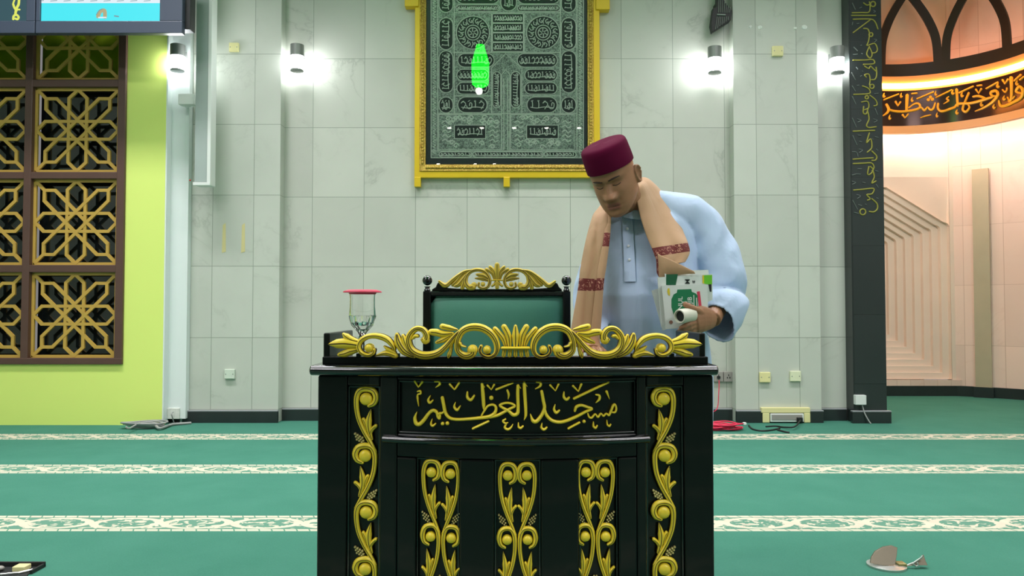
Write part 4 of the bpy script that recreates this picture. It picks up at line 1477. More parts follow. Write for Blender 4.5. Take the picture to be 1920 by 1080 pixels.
# Arabic lettering of the sign board
mb = MB()
LD = .004
def bow_map(x_, y_, h):
    X = PX(x_, YD)
    for _ in range(3):
        Yp = bow(X) - .001
        X = P(x_, y_, Yp).x
    p_ = P(x_, y_, Yp)
    return (p_.x, p_.y - h, p_.z)
C6, C7 = (770, 705, 8.727), (960, 705, 8.727)
def ls(o, pts, w_):
    wl = w_ if isinstance(w_, (list, tuple)) else [w_] * len(pts)
    stroke(mb, tx(pts, *o), [k / o[2] for k in wl], bow_map, .006, .006, per=6)
L6 = [([(75, 85), (128, 175)], [40, 20]), ([(195, 92), (132, 180)], [42, 16]),
      ([(118, 250), (158, 243), (168, 285), (122, 300), (116, 360), (135, 490)], [26, 30, 28, 30, 32, 8]),
      ([(325, 318), (290, 390), (318, 435), (365, 395)], [12, 38, 42, 24]), ([(398, 88), (468, 88), (478, 132), (412, 184)], [26, 38, 42, 10]),
      ([(645, 132), (715, 218)], [40, 18]), ([(798, 104), (735, 200), (715, 222)], [36, 32, 14]),
      ([(930, 258), (930, 345), (985, 388), (1040, 320)], [26, 46, 48, 34]), ([(735, 428), (715, 500), (762, 552), (812, 488)], [12, 38, 44, 20]),
      ([(105, 585), (72, 680), (90, 765), (140, 788), (210, 728), (300, 608), (370, 560), (428, 590), (448, 668), (476, 692), (480, 625), (432, 608)], [10, 48, 64, 64, 62, 54, 52, 50, 40, 36, 38, 34]),
      ([(480, 602), (510, 604), (542, 585)], [34, 34, 30]),
      ([(520, 352), (545, 480), (572, 600), (640, 682), (760, 708), (950, 700), (1150, 680), (1300, 655), (1382, 590), (1394, 505), (1342, 466), (1262, 490), (1210, 560), (1160, 642)],
       [52, 54, 52, 48, 46, 48, 52, 58, 52, 42, 36, 36, 34, 26]),
      ([(1170, 125), (1184, 300), (1196, 470), (1200, 545)], [50, 60, 54, 24]), ([(1175, 135), (1212, 182)], [30, 10]),
      ([(1300, 668), (1420, 640), (1540, 580), (1620, 535), (1702, 490), (1655, 450), (1560, 438), (1462, 470), (1500, 512), (1600, 566), (1680, 632), (1746, 606), (1758, 500), (1752, 300), (1756, 155)],
       [50, 52, 46, 42, 40, 36, 36, 38, 42, 48, 58, 58, 52, 54, 52]),
      ([(1755, 150), (1802, 200)], [30, 10]), ([(1858, 110), (1868, 300), (1880, 500), (1882, 640), (1855, 716)], [54, 58, 52, 44, 8]), ([(1862, 115), (1906, 168)], [30, 10]),
      ([(1258, 150), (1316, 218)], [36, 14]), ([(1366, 140), (1320, 222)], [36, 14]), ([(1402, 218), (1668, 110)], 36), ([(1582, 232), (1604, 300), (1595, 375)], [34, 38, 10]),
      ([(355, 700), (335, 778), (365, 812), (410, 775)], [12, 34, 40, 24]), ([(1022, 856), (1272, 738)], 40),
      ([(1552, 702), (1510, 732), (1545, 768), (1590, 758)], [28, 34, 34, 16]), ([(1565, 778), (1540, 838), (1588, 870), (1640, 840), (1672, 785)], [26, 40, 44, 34, 10]),
      ([(1762, 762), (1766, 828), (1800, 848), (1836, 818)], [16, 34, 40, 30])]
for a, b in L6:
    ls(C6, a, b)
L7 = [([(398, 96), (462, 105), (460, 160), (380, 210)], [26, 42, 42, 10]), ([(622, 146), (706, 238)], [36, 16]), ([(758, 132), (712, 236)], [36, 14]),
      ([(996, 160), (1082, 248)], [38, 18]), ([(1130, 132), (1086, 246)], [42, 14]), ([(850, 258), (846, 338), (890, 382), (930, 350)], [18, 42, 48, 34]),
      ([(1014, 366), (1570, 100)], 40), ([(1368, 302), (1426, 320), (1424, 380), (1368, 435)], [22, 42, 40, 8]), ([(1545, 252), (1590, 372)], [42, 8]),
      ([(485, 250), (512, 400), (530, 520), (482, 640), (400, 738), (340, 726), (300, 620)], [50, 54, 54, 56, 62, 58, 12]),
      ([(525, 520), (566, 640), (650, 722), (760, 752), (880, 732), (1050, 662), (1200, 582), (1305, 535), (1235, 506), (1130, 476), (1052, 502), (1026, 568)],
       [44, 52, 54, 54, 52, 48, 44, 40, 42, 44, 48, 36]),
      ([(1238, 612), (1260, 668), (1302, 678), (1358, 620), (1402, 668), (1450, 612), (1492, 650), (1540, 612), (1582, 638), (1620, 560), (1652, 482), (1682, 466), (1702, 530), (1682, 588), (1632, 590)],
       [26, 32, 34, 28, 34, 28, 32, 28, 36, 38, 40, 36, 34, 34, 26]),
      ([(705, 464), (686, 540), (722, 596), (770, 560)], [12, 40, 48, 32]), ([(490, 768), (480, 838), (522, 872), (566, 838)], [14, 40, 44, 32]), ([(922, 854), (1098, 758)], 36),
      ([(1330, 748), (1330, 818), (1362, 846), (1390, 808)], [16, 36, 38, 24]), ([(1550, 718), (1556, 788), (1586, 816), (1610, 788)], [12, 30, 34, 24])]
for a, b in L7:
    ls(C7, a, b)
for o, x_, y_, r_ in ((C6, 1320, 355, 36), (C6, 525, 776, 30), (C6, 604, 770, 32), (C7, 1176, 740, 28)):
    dome(mb, tx([(x_, y_)], *o)[0], r_ / o[2], bow_map, .006, .005, n=10)
mb.build('lettering', M['gold'], desk, smooth=50)

# scroll strips on the pilasters and in the lower panels
U = (640, 710, 5.68)
AX, PER = 263.0, 602.0
def scroll_unit(mb, T, D=bow_map):
    def s(pts, w_, g=(), hb=.006, hd=.009, sc=1.0):
        q = [T(a, b) for a, b in pts]
        k = T.k
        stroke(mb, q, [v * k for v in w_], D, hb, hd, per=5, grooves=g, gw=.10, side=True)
    s([(300, 285), (352, 258), (375, 195), (345, 128), (275, 106), (205, 122), (168, 190), (166, 300), (188, 420), (240, 545), (308, 665), (372, 770)],
      [40, 58, 66, 66, 64, 62, 56, 52, 50, 50, 46, 26], (.1,))
    c = T(268, 214)
    dome(mb, c, 68 * T.k, D, .006, .012, n=16)
    s([(330, 640), (300, 540), (296, 440), (318, 330)], [24, 54, 70, 8], (0,))
    s([(306, 620), (325, 545), (372, 500)], [20, 44, 40], (0,), .004)
    s([(275, 540), (258, 470), (240, 428)], [24, 42, 36], (0,), .004)
def berries(mb, T, D=bow_map):
    for i in range(4):
        for j in range(3):
            a, b = 150 + i * 26 + j * 10, 585 + j * 30 + i * 14
            c = T(a, b)
            dome(mb, c, 14 * T.k, D, .004, .006, n=8)
def make_T(x0, y0, k, mirror, axis=AX, sy=1.0):
    def T(a, b):
        aa = (2 * axis - a) if mirror else a
        return (x0 + (aa - axis) * k, y0 + b * k * sy)
    T.k = k
    return T
k = 1 / 5.68
ZMIN = .165
for cx, m0 in ((686.3, False), (1244.5, True)):
    mb, bl = MB(), []
    for i in range(5):
        if 725 + 106 * i + 125 > 1235:
            continue
        mir = m0 if i % 2 == 0 else not m0
        T = make_T(cx, 710 + 106 * i, k, mir)
        scroll_unit(mb, T)
        bb = MB()
        berries(bb, T)
        bl.append(bb)
    o = mb.build('scroll_carving', [M['gold'], M['groove_side_dark']], desk, smooth=50)
    for bb in bl:
        bb.build('berry_cluster', M['berry'], o, smooth=60)
kk = 1 / 4.69 * .62
for cx in (827, 970, 1116):
    mb, bl = MB(), []
    yo = 860 if cx != 970 else 866
    yo = yo - 5
    for i in range(3):
        for side in (0, 1):
            mir = (side == 1) if i % 2 == 0 else (side == 0)
            ax = cx + (-18.5 if side == 0 else 18.5)
            T = make_T(ax, yo - 13 + 120 * i + (3 if side and cx < 900 else 0), .142, mir, sy=1.41)
            scroll_unit(mb, T)
            bb = MB()
            berries(bb, T)
            bl.append(bb)
    o = mb.build('scroll_carving', [M['gold'], M['groove_side_dark']], desk, smooth=50)
    for bb in bl:
        bb.build('berry_cluster', M['berry'], o, smooth=60)

# goblet with its pink lid on the desk
YGB = 2.36
g0 = P(679, 668, YGB)
gob = thing('goblet', 'cut glass goblet of water with a pink lid on the left of the desk', 'goblet', (g0.x, YGB, ZT))
t = NT('clear_glass')
t.col((1, 1, 1, 1))
t.p(Roughness=0.0)
t.bs.inputs['Transmission Weight'].default_value = 1.0
t.bs.inputs['IOR'].default_value = 1.42
M['glass'] = t.m
t = NT('cut_glass')
t.col((1, 1, 1, 1))
t.p(Roughness=0.02)
t.bs.inputs['Transmission Weight'].default_value = 1.0
t.bs.inputs['IOR'].default_value = 1.5
M['cutglass'] = t.m
gh = lambda py: PZ(py, YGB) - ZT
gr = lambda w_: w_ * YGB / FPX / 2
prof_o = [(gr(36), .0), (gr(36), .004), (gr(20), .008), (gr(9), .022), (gr(9), gh(640)), (gr(15), gh(634)), (gr(10), gh(629)), (gr(18), gh(622)), (gr(40), gh(610)), (gr(48), gh(598)), (gr(50), gh(592))]
rings = []
n = 40
for i, (r, h) in enumerate(prof_o):
    rings.append([(g0.x + r * (1 + (.05 * math.cos(10 * 2 * PI * j / n + i * .9) if i > 5 else 0)) * math.cos(2 * PI * j / n), YGB + r * (1 + (.05 * math.cos(10 * 2 * PI * j / n + i * .9) if i > 5 else 0)) * math.sin(2 * PI * j / n), ZT + h) for j in range(n)])
inner = [(gr(43), gh(592)), (gr(36), gh(604)), (gr(16), gh(616)), (gr(3), gh(618))]
for r, h in inner:
    rings.append([(g0.x + r * math.cos(2 * PI * j / n), YGB + r * math.sin(2 * PI * j / n), ZT + h) for j in range(n)])
MB().loft(rings).build('stem_and_base', M['cutglass'], gob, smooth=20)
wall = [(gr(50), gh(592)), (gr(47), gh(575)), (gr(46.5), gh(560)), (gr(48), gh(551)), (gr(45), gh(551)), (gr(43), gh(560)), (gr(43.5), gh(575)), (gr(44), gh(592))]
rings = [[(g0.x + r * math.cos(2 * PI * j / n), YGB + r * math.sin(2 * PI * j / n), ZT + h) for j in range(n)] for r, h in wall + [wall[0]]]
MB().loft(rings, False).build('bowl', M['glass'], gob, smooth=60)
M['pink'] = pm('pink_silicone', (226, 76, 104), .45, var=.03)
MB().lathe([(gr(48), gh(552)), (gr(52), gh(549)), (gr(72), gh(548.5)), (gr(70), gh(546)), (gr(54), gh(543.5)), (gr(8), gh(543))], (g0.x, YGB, ZT), 36).build('lid', M['pink'], gob, smooth=40)

# chair behind the desk
YH = 3.02
ch = thing('chair', 'black carved chair with green leather back and gold crest, behind the desk', 'chair', (PX(931, YH), YH, 0))
hx = lambda px: PX(px, YH)
hz = lambda py: PZ(py, YH)
pr = hx(808) - hx(794)
for a, b in ((794, 808.5), (1055, 1069)):
    MB().box(hx(a), hx(b), YH - .02, YH + .025, 0.0, hz(546)).build('leg', M['black'], ch, bevel=.004)
    cx = hx((a + b) / 2)
    MB().lathe([(.012, 0), (.014, .004), (.010, .010), (.009, .014), (.014, .019)], (cx, YH, hz(546)), 20).ball((cx, YH, hz(526)), .0205, 20).build('finial', M['black_edge'], ch, smooth=50)
for a, b in ((794, 808.5), (1055, 1069)):
    MB().box(hx(a), hx(b), YH - .50, YH - .46, 0, .42).build('leg', M['black'], ch, bevel=.004)
MB().box(hx(806), hx(1057), YH - .012, YH + .02, hz(556), hz(546)).build('top_rail', M['black_edge'], ch, bevel=.006, seg=3)
MB().box(hx(806), hx(1057), YH - .012, YH + .02, .52, .56).build('bottom_rail', M['black'], ch, bevel=.004)
mb = MB()
rings = []
nx, nz = 24, 18
x0, x1, z0, z1 = hx(808), hx(1055.5), .56, hz(556)
for i in range(nz + 1):
    r = []
    for j in range(nx + 1):
        u_, v_ = 2 * j / nx - 1, 2 * i / nz - 1
        d = .028 * (1 - abs(u_) ** 5) ** .6 * (1 - abs(v_) ** 5) ** .6
        r.append((x0 + (x1 - x0) * j / nx, YH + .004 - d, z0 + (z1 - z0) * i / nz))
    rings.append(r)
mb.loft(rings, False, closed=False)
mb.box(x0, x1, YH + .004, YH + .016, z0, z1)
mb.build('back_cushion', M['leather'], ch, smooth=50)
MB().box(hx(796), hx(1067), YH - .50, YH + .02, .40, .45).build('seat_frame', M['black'], ch, bevel=.006)
MB().box(hx(800), hx(1063), YH - .49, YH - .02, .45, .51).build('seat', M['leather'], ch, bevel=.025, seg=4)
# crest board with gold carving
T8 = (790, 490, 6.62)
def bp(pts):
    return [(P(a, b, YH).x, YH - .004, P(a, b, YH).z) for a, b in tx(pts, *T8)]
board = [(130, 372), (135, 345), (180, 320), (200, 270), (240, 250), (330, 330), (560, 345), (1300, 345), (1560, 330), (1640, 255), (1690, 275), (1710, 320), (1740, 345), (1748, 372)]
MB().prism(bp(board), (0, .02, 0)).build('crest_board', M['black'], ch, bevel=.003)
hm = plane_map(YH - .004)
mb = MB()
CC = 941.0
for fl_ in (False, True):
    def s8(pts, w_, g=(), hb=.010, hd=.010):
        q = tx([((2 * CC - a) if fl_ else a, b) for a, b in pts], *T8)
        stroke(mb, q, [v / T8[2] for v in w_], hm, hb, hd, per=5, grooves=g, gw=.10, side=True)
    s8([(640, 320), (590, 320), (550, 260), (565, 180), (620, 125), (700, 105), (780, 125), (835, 185), (850, 250), (825, 315), (765, 338), (712, 310), (715, 270)],
       [80, 70, 60, 50, 46, 46, 48, 44, 42, 40, 34, 34, 30], (.1,))
    dome(mb, tx([((2 * CC - 655) if fl_ else 655, 295)], *T8)[0], 5.5, hm, .010, .008)
    dome(mb, tx([((2 * CC - 765) if fl_ else 765, 285)], *T8)[0], 4.5, hm, .010, .008)
    s8([(830, 215), (770, 180), (690, 165)], [30, 70, 30], (0,))
    s8([(830, 240), (760, 215), (670, 212)], [30, 60, 16], (0,), .008)
    s8([(640, 110), (540, 130), (450, 185), (370, 250), (320, 295), (280, 295), (225, 250)], [20, 44, 46, 50, 60, 60, 30], (.1,))
    s8([(560, 130), (490, 190), (440, 250), (390, 295)], [30, 50, 50, 40], (0,), .006)
    s8([(570, 150), (520, 220), (460, 290), (420, 305)], [30, 60, 60, 40], (0,), .008)
    s8([(545, 190), (525, 270), (510, 330)], [30, 60, 50], (0,), .008)
    s8([(905, 225), (880, 150), (810, 100)], [26, 44, 40], (0,), .008)
    s8([(918, 225), (905, 130), (855, 72)], [26, 46, 40], (0,), .010)
    s8([(925, 255), (905, 285), (880, 305)], [30, 34, 30], (), .008)
def s9(pts, w_, g=()):
    stroke(mb, tx(pts, *T8), [v / T8[2] for v in w_], hm, .012, .010, per=5, grooves=g, gw=.07)
s9([(941, 225), (941, 130), (941, 45)], [40, 70, 60], (0,))
s9([(880, 237), (941, 237), (1002, 237)], [18, 18, 18])
s9([(941, 260), (941, 325)], [50, 50], (0,))
mb.build('carved_crest', [M['gold_old'], M['groove_side_dark']], ch, smooth=50)
# ================================================================== the man behind the desk
M['skin'] = None
t = NT('skin')
o_ = t.obj()
def near(t, vec, c, r0, r1):
    nd = t.n('ShaderNodeVectorMath', operation='DISTANCE')
    t.set(nd.inputs[0], vec)
    nd.inputs[1].default_value = c
    mr = t.n('ShaderNodeMapRange')
    t.set(mr.inputs[0], nd.outputs['Value'])
    mr.inputs[1].default_value, mr.inputs[2].default_value = r0, r1
    mr.inputs[3].default_value, mr.inputs[4].default_value = 1.0, 0.0
    return mr.outputs[0]
HC = P(1152, 334, 2.66)                  # middle of the head
HR = Matrix.Rotation(math.radians(-10), 3, 'Y') @ Matrix.Rotation(math.radians(-30), 3, 'Z') @ Matrix.Rotation(math.radians(27), 3, 'X')
def H(x, y, z):
    return HC + HR @ Vector((x, y, z))
base = t.mix(t.noise(o_, 26, 4), lin((152, 106, 76)), lin((174, 126, 94)))
lipm = None
for lx in (-.014, 0, .014):
    m_ = near(t, o_, tuple(H(lx, -.100, -.068)), .008, .016)
    lipm = m_ if lipm is None else t.math('MAXIMUM', lipm, m_)
t.col(t.mix(t.math('MULTIPLY', lipm, .8), base, lin((140, 78, 70))))
t.p(Roughness=0.5)
t.bs.inputs['Subsurface Weight'].default_value = 0.08
t.bs.inputs['Subsurface Radius'].default_value = (.01, .004, .002)
t.bump(t.noise(o_, 240, 3), .12, .002)
M['skin'] = t.m
M['brow'] = pm('dark_brow_hair', (60, 44, 36), .8)
# ---- cloth materials
def fabric(name, col, bump=.25, sc=900):
    t = NT(name)
    o_ = t.obj()
    c = lin(col)
    t.col(t.mix(t.noise(o_, 5, 4), tuple(v * .93 for v in c[:3]) + (1,), c))
    t.p(Roughness=.85)
    t.bs.inputs['Sheen Weight'].default_value = .15
    h = t.math('ADD', t.math('MULTIPLY', t.noise(t.scale(o_, (9, 9, 3.2)), 1.0, 3, .5, 1.0), 1.0), t.math('MULTIPLY', t.noise(o_, sc, 2), .02))
    t.bump(h, bump, .02)
    return t.m
M['robe'] = fabric('light_blue_cotton', (190, 210, 240), .35)
M['shawl'] = fabric('tan_shawl_wool', (194, 154, 118), .3)
M['cap'] = pm('maroon_velvet', (92, 6, 48), .9, var=.1, spec=.15)
t = NT('maroon_woven_band')
o_ = t.obj()
nz = t.noise(o_, 85, 2, .5, 1.2)
t.col(t.mix(t.ramp(nz, [(.56, (0, 0, 0, 1)), (.62, (1, 1, 1, 1))]), lin((112, 44, 42)), lin((196, 140, 118))))
t.p(Roughness=.85)
M['band'] = t.m

man = thing('person', 'man in maroon cap, blue robe and tan shawl looking down at the desk', 'person', (.52, 2.84, 0))

# ---- head
HT = [(-.120, .004, -.072, -.062), (-.118, .016, -.082, -.045), (-.112, .033, -.091, -.028), (-.100, .047, -.097, -.002), (-.085, .0595, -.097, .030), (-.065, .0695, -.094, .058),
      (-.045, .074, -.0925, .072), (-.02, .0760, -.091, .082), (0, .0765, -.089, .090), (.02, .0755, -.090, .096), (.04, .077, -.093, .099),
      (.06, .076, -.091, .098), (.08, .070, -.082, .090), (.098, .055, -.063, .072), (.110, .034, -.038, .046), (.117, .010, -.012, .014)]
def gs(x, s):
    return math.exp(-(x / s) ** 2 / 2)
def face(x, z):
    d = 0
    zz = z + .034
    d += .0245 * gs(x, .0092 if z > -.02 else .0125) * (gs(zz, .021) if zz > 0 else gs(zz, .0075))
    d += .006 * gs(x, .006) * gs(z - .004, .016)
    for s in (-1, 1):
        d += .0125 * gs(x - s * .0160, .0075) * gs(z + .036, .0075)
        d -= .0130 * gs(x - s * .031, .0135) * gs(z - .011, .0080)
        d -= .004 * gs(x - s * .016, .006) * gs(z - .012, .008)
        d += .0065 * gs(x - s * .031, .0105) * gs(z - .007, .0065)
        d += .0062 * gs(x - s * .030, .018) * gs(z - .0255, .0062)
        d += .004 * gs(x - s * .043, .016) * gs(z + .022, .014)
        d -= .003 * gs(x - s * .027, .004) * gs(z + .05, .012)
        d += .003 * gs(x - s * .034, .016) * gs(z + .062, .016)
    d += .0075 * gs(x, .0185) * gs(z + .0625, .0052)
    d += .0080 * gs(x, .0165) * gs(z + .0745, .0058)
    d -= .0045 * gs(x, .021) * gs(z + .0685, .0024)
    d -= .003 * gs(x, .014) * gs(z + .084, .005)
    d += .006 * gs(x, .017) * gs(z + .101, .011)
    d -= .002 * gs(x, .003) * gs(z + .053, .006)
    return d
rings = []
NA, NZ = 120, 130
for i in range(NZ + 1):
    z = -.120 + .237 * i / NZ
    w_, f_, b_ = lerp_tab(HT, z)
    mid, half = (f_ + b_) / 2, (b_ - f_) / 2
    ring = []
    for k in range(NA):
        a = 2 * PI * k / NA
        sx, cx = math.sin(a), math.cos(a)
        x = w_ * math.copysign(abs(sx) ** .88, sx)
        y = mid - half * math.copysign(abs(cx) ** .92, cx)
        if cx > 0:
            y -= face(x, z) * min(1, cx * 2.2)
        ring.append(H(x, y, z))
    rings.append(ring)
body = MB()
body.loft(rings)
# ears
def ear(sd):
    R, n = [], 36
    for rr, h in ((1.0, -.003), (1.03, .004), (.93, .010), (.8, .010), (.68, .004), (.45, .001), (.15, -.001), (.01, -.001)):
        ring = []
        for k in range(n):
            a = 2 * PI * k / n
            ex, ez = .0165 * math.cos(a), .032 * math.sin(a)
            if math.sin(a) < -.2:
                ex *= .75
            if math.sin(a) > .2:
                ex *= 1.15
            lx, ly = ex * rr, ez * rr
            yy = .012 + lx + .18 * ly
            xx = sd * (.0755 + h + max(0, lx + .012) * .38)
            ring.append(H(xx, yy, -.008 + ly))
        R.append(ring)
    back = [H(sd * .066, .012 + .5 * .0165 * math.cos(2 * PI * k / n), -.008 + .02 * math.sin(2 * PI * k / n)) for k in range(n)]
    body.loft([back] + R)
ear(1); ear(-1)
# neck, trunk, legs and arms
nb = H(0, .030, -.05)
body.tube([nb, H(0, .030, -.09), (.475, 2.80, 1.42), (.49, 2.82, 1.33)], [.062, .062, .064, .09], 24)
def ell(cx, cy, cz, rx, ry, n=36):
    return [(cx + rx * math.cos(2 * PI * k / n), cy + ry * math.sin(2 * PI * k / n), cz) for k in range(n)]
body.loft([ell(.50, 2.83, z, rx, ry) for z, rx, ry in ((.80, .15, .12), (.9, .165, .14), (1.05, .17, .15), (1.2, .165, .13), (1.32, .15, .10), (1.37, .10, .07))])
for sx in (-1, 1):
    lx = .50 + sx * .095
    body.tube([(lx, 2.84, .90), (lx, 2.84, .5), (lx + sx * .01, 2.86, .28), (lx + sx * .01, 2.88, .09), (lx + sx * .01, 2.87, .05)], [.085, .06, .052, .04, .038], 16)
    body.tube([(lx + sx * .01, 2.89, .036), (lx + sx * .02, 2.80, .034), (lx + sx * .03, 2.70, .026), (lx + sx * .03, 2.66, .022)], [(.036, .034), (.042, .032), (.045, .022), (.03, .014)], 14)
EL = P(1358, 545, 2.77)                  # bent elbow of the arm that holds the booklets
WR = P(1336, 599, 2.575)
body.tube([(.655, 2.83, 1.36), (.70, 2.83, 1.30), EL, EL.lerp(WR, .5), WR], [.06, .055, .040, .036, .029], 16)
E2, W2 = Vector((.295, 2.80, 1.10)), Vector((.275, 2.62, .965))
body.tube([(.375, 2.83, 1.33), (.345, 2.83, 1.26), E2, E2.lerp(W2, .5), W2], [.055, .05, .042, .036, .028], 16)
# hands: palm, thumb and four fingers
def hand(wr, palm_pts, palm_r, thumb, fingers):
    body.tube(palm_pts, palm_r, 18)
    body.tube(smooth_path(thumb[0], 3), [thumb[1][0] + (thumb[1][1] - thumb[1][0]) * i / (3 * (len(thumb[0]) - 1)) for i in range(3 * (len(thumb[0]) - 1) + 1)], 12)
    body.ball(thumb[0][-1], thumb[1][1], 12)
    for pts, r0, r1 in fingers:
        q = smooth_path(pts, 3)
        body.tube(q, [r0 + (r1 - r0) * i / (len(q) - 1) for i in range(len(q))], 12)
        body.ball(pts[-1], r1, 12)
        body.ball(pts[1], r0 * 1.06, 12)
KB = lambda px, py, Y: P(px, py, Y)
hand(WR, [WR, KB(1327, 598, 2.555), KB(1316, 598, 2.54), KB(1304, 600, 2.53), KB(1297, 603, 2.53)], [(.019, .031), (.018, .040), (.019, .046), (.019, .044), (.014, .036)],
     ([KB(1322, 592, 2.545), KB(1308, 583, 2.525), KB(1296, 577, 2.512), KB(1285, 571, 2.508)], (.0150, .0098)),
     [([KB(1304, 604, 2.525), KB(1292, 608, 2.505), KB(1283, 612, 2.500), KB(1277, 615, 2.508)], .0102, .0082),
      ([KB(1306, 610, 2.530), KB(1293, 615, 2.512), KB(1282, 619, 2.510), KB(1274, 620, 2.520)], .0102, .0082),
      ([KB(1310, 615, 2.540), KB(1298, 621, 2.525), KB(1288, 625, 2.525), KB(1280, 626, 2.535)], .0098, .0080),
      ([KB(1315, 619, 2.552), KB(1305, 626, 2.542), KB(1297, 629, 2.545), KB(1291, 629, 2.552)], .0088, .0072)])
# the other hand rests on the table behind the crest
hx_, hy_, hz_ = .262, 2.50, ZT + .03
hand(W2, [W2, (.262, 2.58, ZT + .055), (.262, 2.54, ZT + .034), (.262, 2.51, ZT + .026)], [(.029, .019), (.036, .018), (.040, .016), (.038, .014)],
     ([(.285, 2.56, ZT + .036), (.302, 2.535, ZT + .022), (.312, 2.51, ZT + .014)], (.012, .009)),
     [([(.262 + dx_, 2.515, ZT + .024), (.262 + dx_ * 1.15, 2.485 - l_ * .4, ZT + .022), (.262 + dx_ * 1.2, 2.465 - l_, ZT + .012)], .0092, .0078) for dx_, l_ in ((-.028, .0), (-.009, .012), (.010, .016), (.028, .008))])
bo = body.build('body', M['skin'], man, smooth=180)
rm_ = bo.modifiers.new('remesh', 'REMESH')
rm_.mode, rm_.voxel_size, rm_.use_smooth_shade = 'VOXEL', .0026, True
sm_ = bo.modifiers.new('smooth', 'SMOOTH')
sm_.factor, sm_.iterations = .5, 2
# eyebrows and lashes
def on_face(x, z, lift):
    w_, f_, b_ = lerp_tab(HT, z)
    mid, half = (f_ + b_) / 2, (b_ - f_) / 2
    s_ = min(1, (abs(x) / w_)) ** (1 / .88)
    c_ = math.sqrt(max(0, 1 - s_ * s_))
    y = mid - half * c_ ** .92
    y -= face(x, z) * min(1, c_ * 2.2)
    return H(x, y - lift, z)
for s in (-1, 1):
    mb = MB()
    pts = [on_face(s * (.012 + .038 * i / 10), .0245 + .0052 * math.sin(PI * (i / 10) * .75), .0004) for i in range(11)]
    mb.tube(pts, [(.0026, .0010 + .0024 * math.sin(PI * min(1, (i + 2) / 12))) for i in range(11)], 8)
    mb.build('eyebrow', M['brow'], man, smooth=180)
    mb = MB()
    pts = [on_face(s * (.018 + .027 * i / 10), .0035 - .0030 * math.sin(PI * i / 10), .0002) for i in range(11)]
    mb.tube(pts, [(.0016, .0012)] * 11, 8)
    mb.build('eyelash', M['brow'], man, smooth=180)
mb = MB()
pts = [on_face(-.021 + .042 * i / 12, -.0685 + .0012 * math.cos(PI * (i - 6) / 6), -.0006) for i in range(13)]
mb.tube(pts, [(.0017, .0011)] * 13, 6)
mb.build('mouth_line', pm('dark_lip_line', (86, 44, 40), .6), man, smooth=180)
# ---- cap
mb = MB()
prof = [(1.0, .046), (1.008, .050), (1.0, .080), (.98, .112), (.955, .124), (.90, .131), (.7, .1335), (.35, .1345), (.02, .1345)]
rings = []
for f, z in [(.95, .050), (.97, .046)] + prof:
    rings.append([H(.0835 * f * math.sin(2 * PI * k / 56), .004 + .105 * f * math.cos(2 * PI * k / 56), z - (.008 - .003 * (z > .1)) * math.cos(2 * PI * k / 56)) for k in range(56)])
mb.loft(rings)
mb.build('cap', M['cap'], man, smooth=60)

# ---- robe: trunk, skirt and wide sleeves as one cloth
RB = [(.06, .51, 2.86, .240, .21), (.45, .51, 2.855, .238, .20), (.80, .51, 2.845, .236, .19), (.95, .503, 2.83, .226, .19), (1.02, .492, 2.822, .210, .196), (1.10, .492, 2.815, .208, .195),
      (1.18, .496, 2.815, .205, .175), (1.26, .50, 2.82, .205, .15), (1.33, .503, 2.825, .20, .128), (1.38, .50, 2.825, .178, .110), (1.415, .49, 2.82, .135, .092), (1.435, .482, 2.812, .088, .078), (1.45, .478, 2.806, .07, .07)]
def fold(a, z):
    k = max(0, min(1, (1.25 - z) / .35))
    return .009 * k * (math.sin(7 * a + 2.2 * math.sin(z * 2.0)) + .6 * math.sin(13 * a + 1.3 + z * 3))
def torso_y(x, z):
    cx, cy, rx, ry = lerp_tab(RB, z)
    u = max(-.98, min(.98, (x - cx) / rx))
    return cy - ry * math.sqrt(1 - u * u)
robe = MB()
rings = []
for i in range(91):
    z = .50 + .95 * i / 90
    cx, cy, rx, ry = lerp_tab(RB, z)
    ring = []
    for k in range(96):
        a = 2 * PI * k / 96
        p_ = Vector((math.cos(a), math.sin(a), z * 1.5))
        f = fold(a, z) + .006 * noise.noise(Vector((math.cos(a) * 2.2, math.sin(a) * 2.2, z * 3.5)))
        ring.append((cx + (rx + f) * math.cos(a), cy + (ry + f) * math.sin(a), z))
    rings.append(ring)
robe.loft(rings)
def sleeve(cps, per=10, n=40, wr=.006, seed=0.0):
    # control rings: (centre, axis u, axis v)  -> interpolated
    out = []
    m_ = (len(cps) - 1) * per
    for i in range(m_ + 1):
        tt_ = (len(cps) - 1) * i / m_
        c = cr([k[0] for k in cps], tt_)
        u = cr([k[1] for k in cps], tt_)
        v = cr([k[2] for k in cps], tt_)
        ring = []
        for k in range(n):
            a = 2 * PI * k / n
            f = 1 + wr / .07 * (.9 * noise.noise(Vector((math.cos(a) * 1.4, math.sin(a) * 1.4, i * .16 + seed))) + .35 * math.sin(i * .62 + 2.6 * math.sin(a + seed)) * math.exp(-((tt_ - 2.2) / .9) ** 2)
                                  + 2.2 * (.22 - abs(noise.noise(Vector((math.cos(a) * 1.1 + i * .05, math.sin(a) * 1.1 - i * .04, i * .09 + seed + 9))))))
            ring.append(c + (u * math.cos(a) + v * math.sin(a)) * f)
        out.append(ring)
    return out
V = Vector
